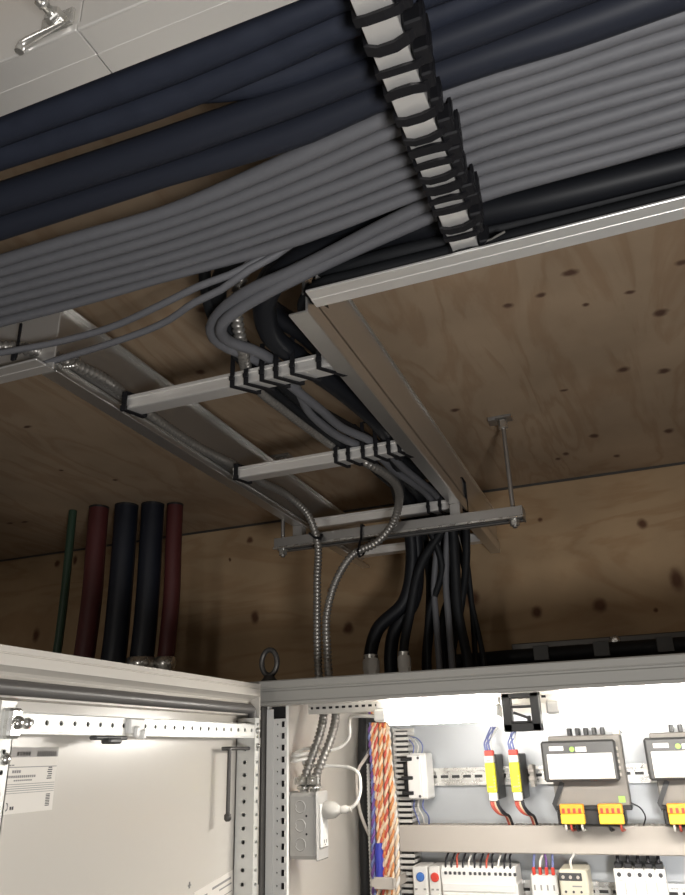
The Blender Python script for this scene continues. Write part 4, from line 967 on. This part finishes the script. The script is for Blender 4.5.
def supply(x, lab):
    """x: left edge of the front panel"""
    s = thing('power_supply', (x + .07, 1.68, 1.49), lab, 'power supply', 'power supplies')
    part('case', MB().box(x + .012, x + .150, 1.652, 1.728, 1.5150, 1.6420, .002), 'case_grey', s)
    part('front_panel', MB().box(x, x + .140, 1.620, 1.655, 1.5590, 1.6330, .004), 'charcoal', s)
    part('label_plate', MB().box(x + .010, x + .132, 1.6185, 1.6205, 1.5640, 1.6090, .0008), 'paper', s)
    part('name_label', MB().box(x + .016, x + .043, 1.6188, 1.6205, 1.6150, 1.6230), 'paper', s)
    part('name_label', MB().box(x + .066, x + .086, 1.6188, 1.6205, 1.6120, 1.6210), 'paper', s)
    part('led_window', MB().lathe((x + .059, 1.6205, 1.6170), (0, -1, 0), [(0, .0050), (.0015, .0050), (.0020, .004)], 12), 'green_label', s)
    m = MB()
    for k in range(5): m.box(x + .022 + (k % 2) * .003, x + .030 + (k % 3) * .003, 1.6180, 1.6186, 1.592 + .0016 * k, 1.5926 + .0016 * k)
    m.box(x + .028, x + .034, 1.6180, 1.6186, 1.578, 1.580)
    part('print', m, 'ink_grey', s)
    for k in range(5):
        part('dip_switch', MB().box(x + .1395, x + .1435, 1.628, 1.634, 1.567 + .0115 * k, 1.5735 + .0115 * k, .001), 'duct', s)
    part('lower_edge', MB().box(x + .010, x + .152, 1.6490, 1.7275, 1.5080, 1.5160, .001), 'black', s)
    part('side_foot', MB().prism([(x + .014, 1.5170), (x + .034, 1.5560), (x + .026, 1.5600), (x + .006, 1.5200), (x + .012, 1.505)], 'y', 1.646, 1.6515), 'black', s)
    part('earth_label', MB().box(x + .130, x + .142, 1.6510, 1.6525, 1.5210, 1.5320), 'green_label', s)
    part('socket', MB().box(x + .014, x + .138, 1.640, 1.726, 1.4830, 1.5100, .002), 'black', s)
    for j, cx in enumerate((x + .0215, x + .0915)):
        part('connector', MB().box(cx, cx + .044, 1.622, 1.642, 1.4860, 1.5030, .0015), 'amber', s)
        part('connector_top', MB().box(cx, cx + .044, 1.624, 1.642, 1.5030, 1.5200, .0015), 'orange', s)
        for k in range(4):
            part('clamp_hole', MB().box(cx + .004 + k * .010, cx + .009 + k * .010, 1.6225, 1.6245, 1.5045, 1.5130), 'red', s)
            if j == 0 or k in (1, 3):
                part('wire', MB().tube(smooth_path([(cx + .007 + k * .010, 1.628, 1.487), (cx + .007 + k * .010, 1.630, 1.479), (cx + .009 + k * .010, 1.66, 1.474), (cx + .010 + k * .010, 1.70, 1.470)], .005), .0024, 6), ('wire_white', 'wire_red', 'wire_black')[(k + j) % 3], s)
    for k in range(5):
        part('top_contact', MB().box(x + .050 + k * .016, x + .058 + k * .016, 1.660, 1.690, 1.6420, 1.6560, .001).box(x + .052 + k * .016, x + .056 + k * .016, 1.657, 1.661, 1.6440, 1.6550), 'black', s)
    part('top_lug', MB().box(x + .138, x + .150, 1.655, 1.70, 1.640, 1.6520, .001), 'cream', s)
    part('screw', MB().lathe((x + .155, 1.7415, 1.6500), (0, -1, 0), [(0, .006), (.003, .006), (.004, .004)], 12), 'zinc', s)
    part('side_wire', MB().tube(smooth_path([(x + .150, 1.66, 1.520), (x + .165, 1.66, 1.512), (x + .172, 1.67, 1.498), (x + .166, 1.69, 1.478)], .005), .0014, 6), 'wire_black', s)
supply(-.2105, 'dark-fronted power supply with white label, fully visible on the upper rail')
supply(-.0190, 'dark-fronted power supply with white label, cut by the right picture edge')
supply(.1900, 'dark-fronted power supply on the rail beyond the picture edge') if False else None

# ------------------------------------------------------------------ devices of the lower row
for x0, x1, cn, lab in ((-.5000, -.4690, 'blue', 'small grey terminal with a round blue button'), (-.4660, -.4430, 'red', 'small grey terminal with a round red button')):
    t = thing('button_terminal', (x0, 1.69, 1.32), lab, 'terminal')
    part('body', MB().box(x0, x1, 1.660, 1.726, 1.320, 1.4060, .002), 'wire_white', t)
    xc = (x0 + x1) / 2 + .001
    part('button', MB().lathe((xc, 1.660, 1.3870), (0, -1, 0), [(0, .0085), (.002, .0085), (.003, .0070)], 16), cn, t)
    part('slots', MB().box(x0 + .004, x0 + .009, 1.6590, 1.6605, 1.364, 1.367).box(x1 - .009, x1 - .004, 1.6590, 1.6605, 1.364, 1.367).box(x0 + .006, x1 - .006, 1.6590, 1.6605, 1.340, 1.355), 'ink_grey', t)
t = thing('controller', (-.366, 1.69, 1.30), 'wide white controller with a row of dark terminal holes', 'controller')
part('body', MB().box(-.4400, -.2900, 1.660, 1.726, 1.300, 1.3800, .002), 'white', t)
part('terminal_strip', MB().prism([(1.660, 1.3780), (1.660, 1.3970), (1.670, 1.4080), (1.726, 1.4080), (1.726, 1.3780)], 'x', -.4400, -.2920), 'white', t)
for k in range(15):
    x = -.4335 + k * .0094 + (.003 if k > 4 else 0) + (.003 if k > 9 else 0)
    part('terminal_hole', MB().box(x, x + .0055, 1.6585, 1.6625, 1.3925, 1.3980, .0008), 'ink', t)
part('cover', MB().box(-.4380, -.2930, 1.6565, 1.661, 1.3640, 1.3775, .001).box(-.4380, -.3580, 1.6560, 1.661, 1.320, 1.3610, .001).box(-.3560, -.2930, 1.6560, 1.661, 1.320, 1.3610, .001), 'white', t)
for k in range(12):
    x = -.4320 + k * .0118
    part('wire', MB().tube(smooth_path([(x, 1.668, 1.404), (x + .001, 1.666, 1.412), (x + .003 * math.sin(k * 2.2), 1.685, 1.422), (x + .002, 1.715, 1.432)], .006), .0021, 6), ('wire_black', 'wire_black', 'wire_red', 'wire_black', 'wire_white')[k % 5], t)
t = thing('terminal_row', (-.24, 1.69, 1.30), 'white terminals with red and blue wires beside the cream module', 'terminal')
part('body', MB().box(-.2640, -.2140, 1.660, 1.726, 1.300, 1.3970, .002), 'white', t)
for k in range(4):
    x = -.2590 + k * .0120
    part('ferrule', MB().box(x, x + .006, 1.656, 1.664, 1.3960, 1.4090, .001), 'red', t)
    part('wire', MB().tube(smooth_path([(x + .003, 1.660, 1.407), (x + .004, 1.662, 1.416), (x + .003 + .004 * math.sin(k * 2), 1.685, 1.426), (x + .003, 1.715, 1.434)], .005), .0024, 6), ('wire_blue', 'wire_white', 'violet', 'wire_blue')[k], t)
    part('print', MB().box(x, x + .003, 1.6592, 1.6605, 1.370, 1.379), 'ink_grey', t)
t = thing('cream_module', (-.18, 1.68, 1.30), 'cream relay module with a dark top strip on the lower rail', 'module')
part('body', MB().box(-.2080, -.1560, 1.640, 1.726, 1.300, 1.4080, .003), 'cream', t)
part('top_strip', MB().box(-.2075, -.1660, 1.6385, 1.6500, 1.3900, 1.4030, .001), 'ink', t)
for k in range(3):
    part('screw', MB().lathe((-.2000 + k * .0135, 1.6385, 1.3960), (0, -1, 0), [(0, .0030), (.001, .0030)], 10), 'duct', t)
    part('indicator', MB().lathe((-.1980 + k * .0140, 1.6400, 1.3720), (0, -1, 0), [(0, .0022), (.001, .0022)], 10), 'ink', t)
part('print', MB().box(-.185, -.168, 1.6392, 1.6403, 1.3800, 1.3822), 'ink_grey', t)
part('wire', MB().tube(smooth_path([(-.184, 1.655, 1.408), (-.185, 1.652, 1.418), (-.180, 1.67, 1.428), (-.182, 1.71, 1.434)], .005), .0024, 6), 'wire_white', t)
t = thing('circuit_breaker', (-.064, 1.69, 1.30), 'white multi-pole circuit breaker with black levers on the lower rail', 'circuit breaker')
for k in range(5):
    x = -.1100 + k * .0182
    part('pole', MB().box(x, x + .0178, 1.668, 1.726, 1.300, 1.4080, .0015).box(x, x + .0178, 1.656, 1.670, 1.300, 1.3900, .0015), 'white', t)
    part('screw', MB().lathe((x + .009, 1.6680, 1.3985), (0, -1, 0), [(0, .0038), (.0012, .0038), (.0014, .002)], 12), 'ink', t)
    part('contact', MB().box(x + .002, x + .0155, 1.676, 1.715, 1.4080, 1.4160, .001), 'black', t)
    part('wire', MB().tube([(x + .009, 1.69, 1.414), (x + .009, 1.70, 1.434)], .0032, 8), 'wire_black', t)
for x in (-.1035, -.0500, -.0310):
    part('lever', MB().box(x, x + .013, 1.642, 1.658, 1.3500, 1.3640, .002), 'black', t)
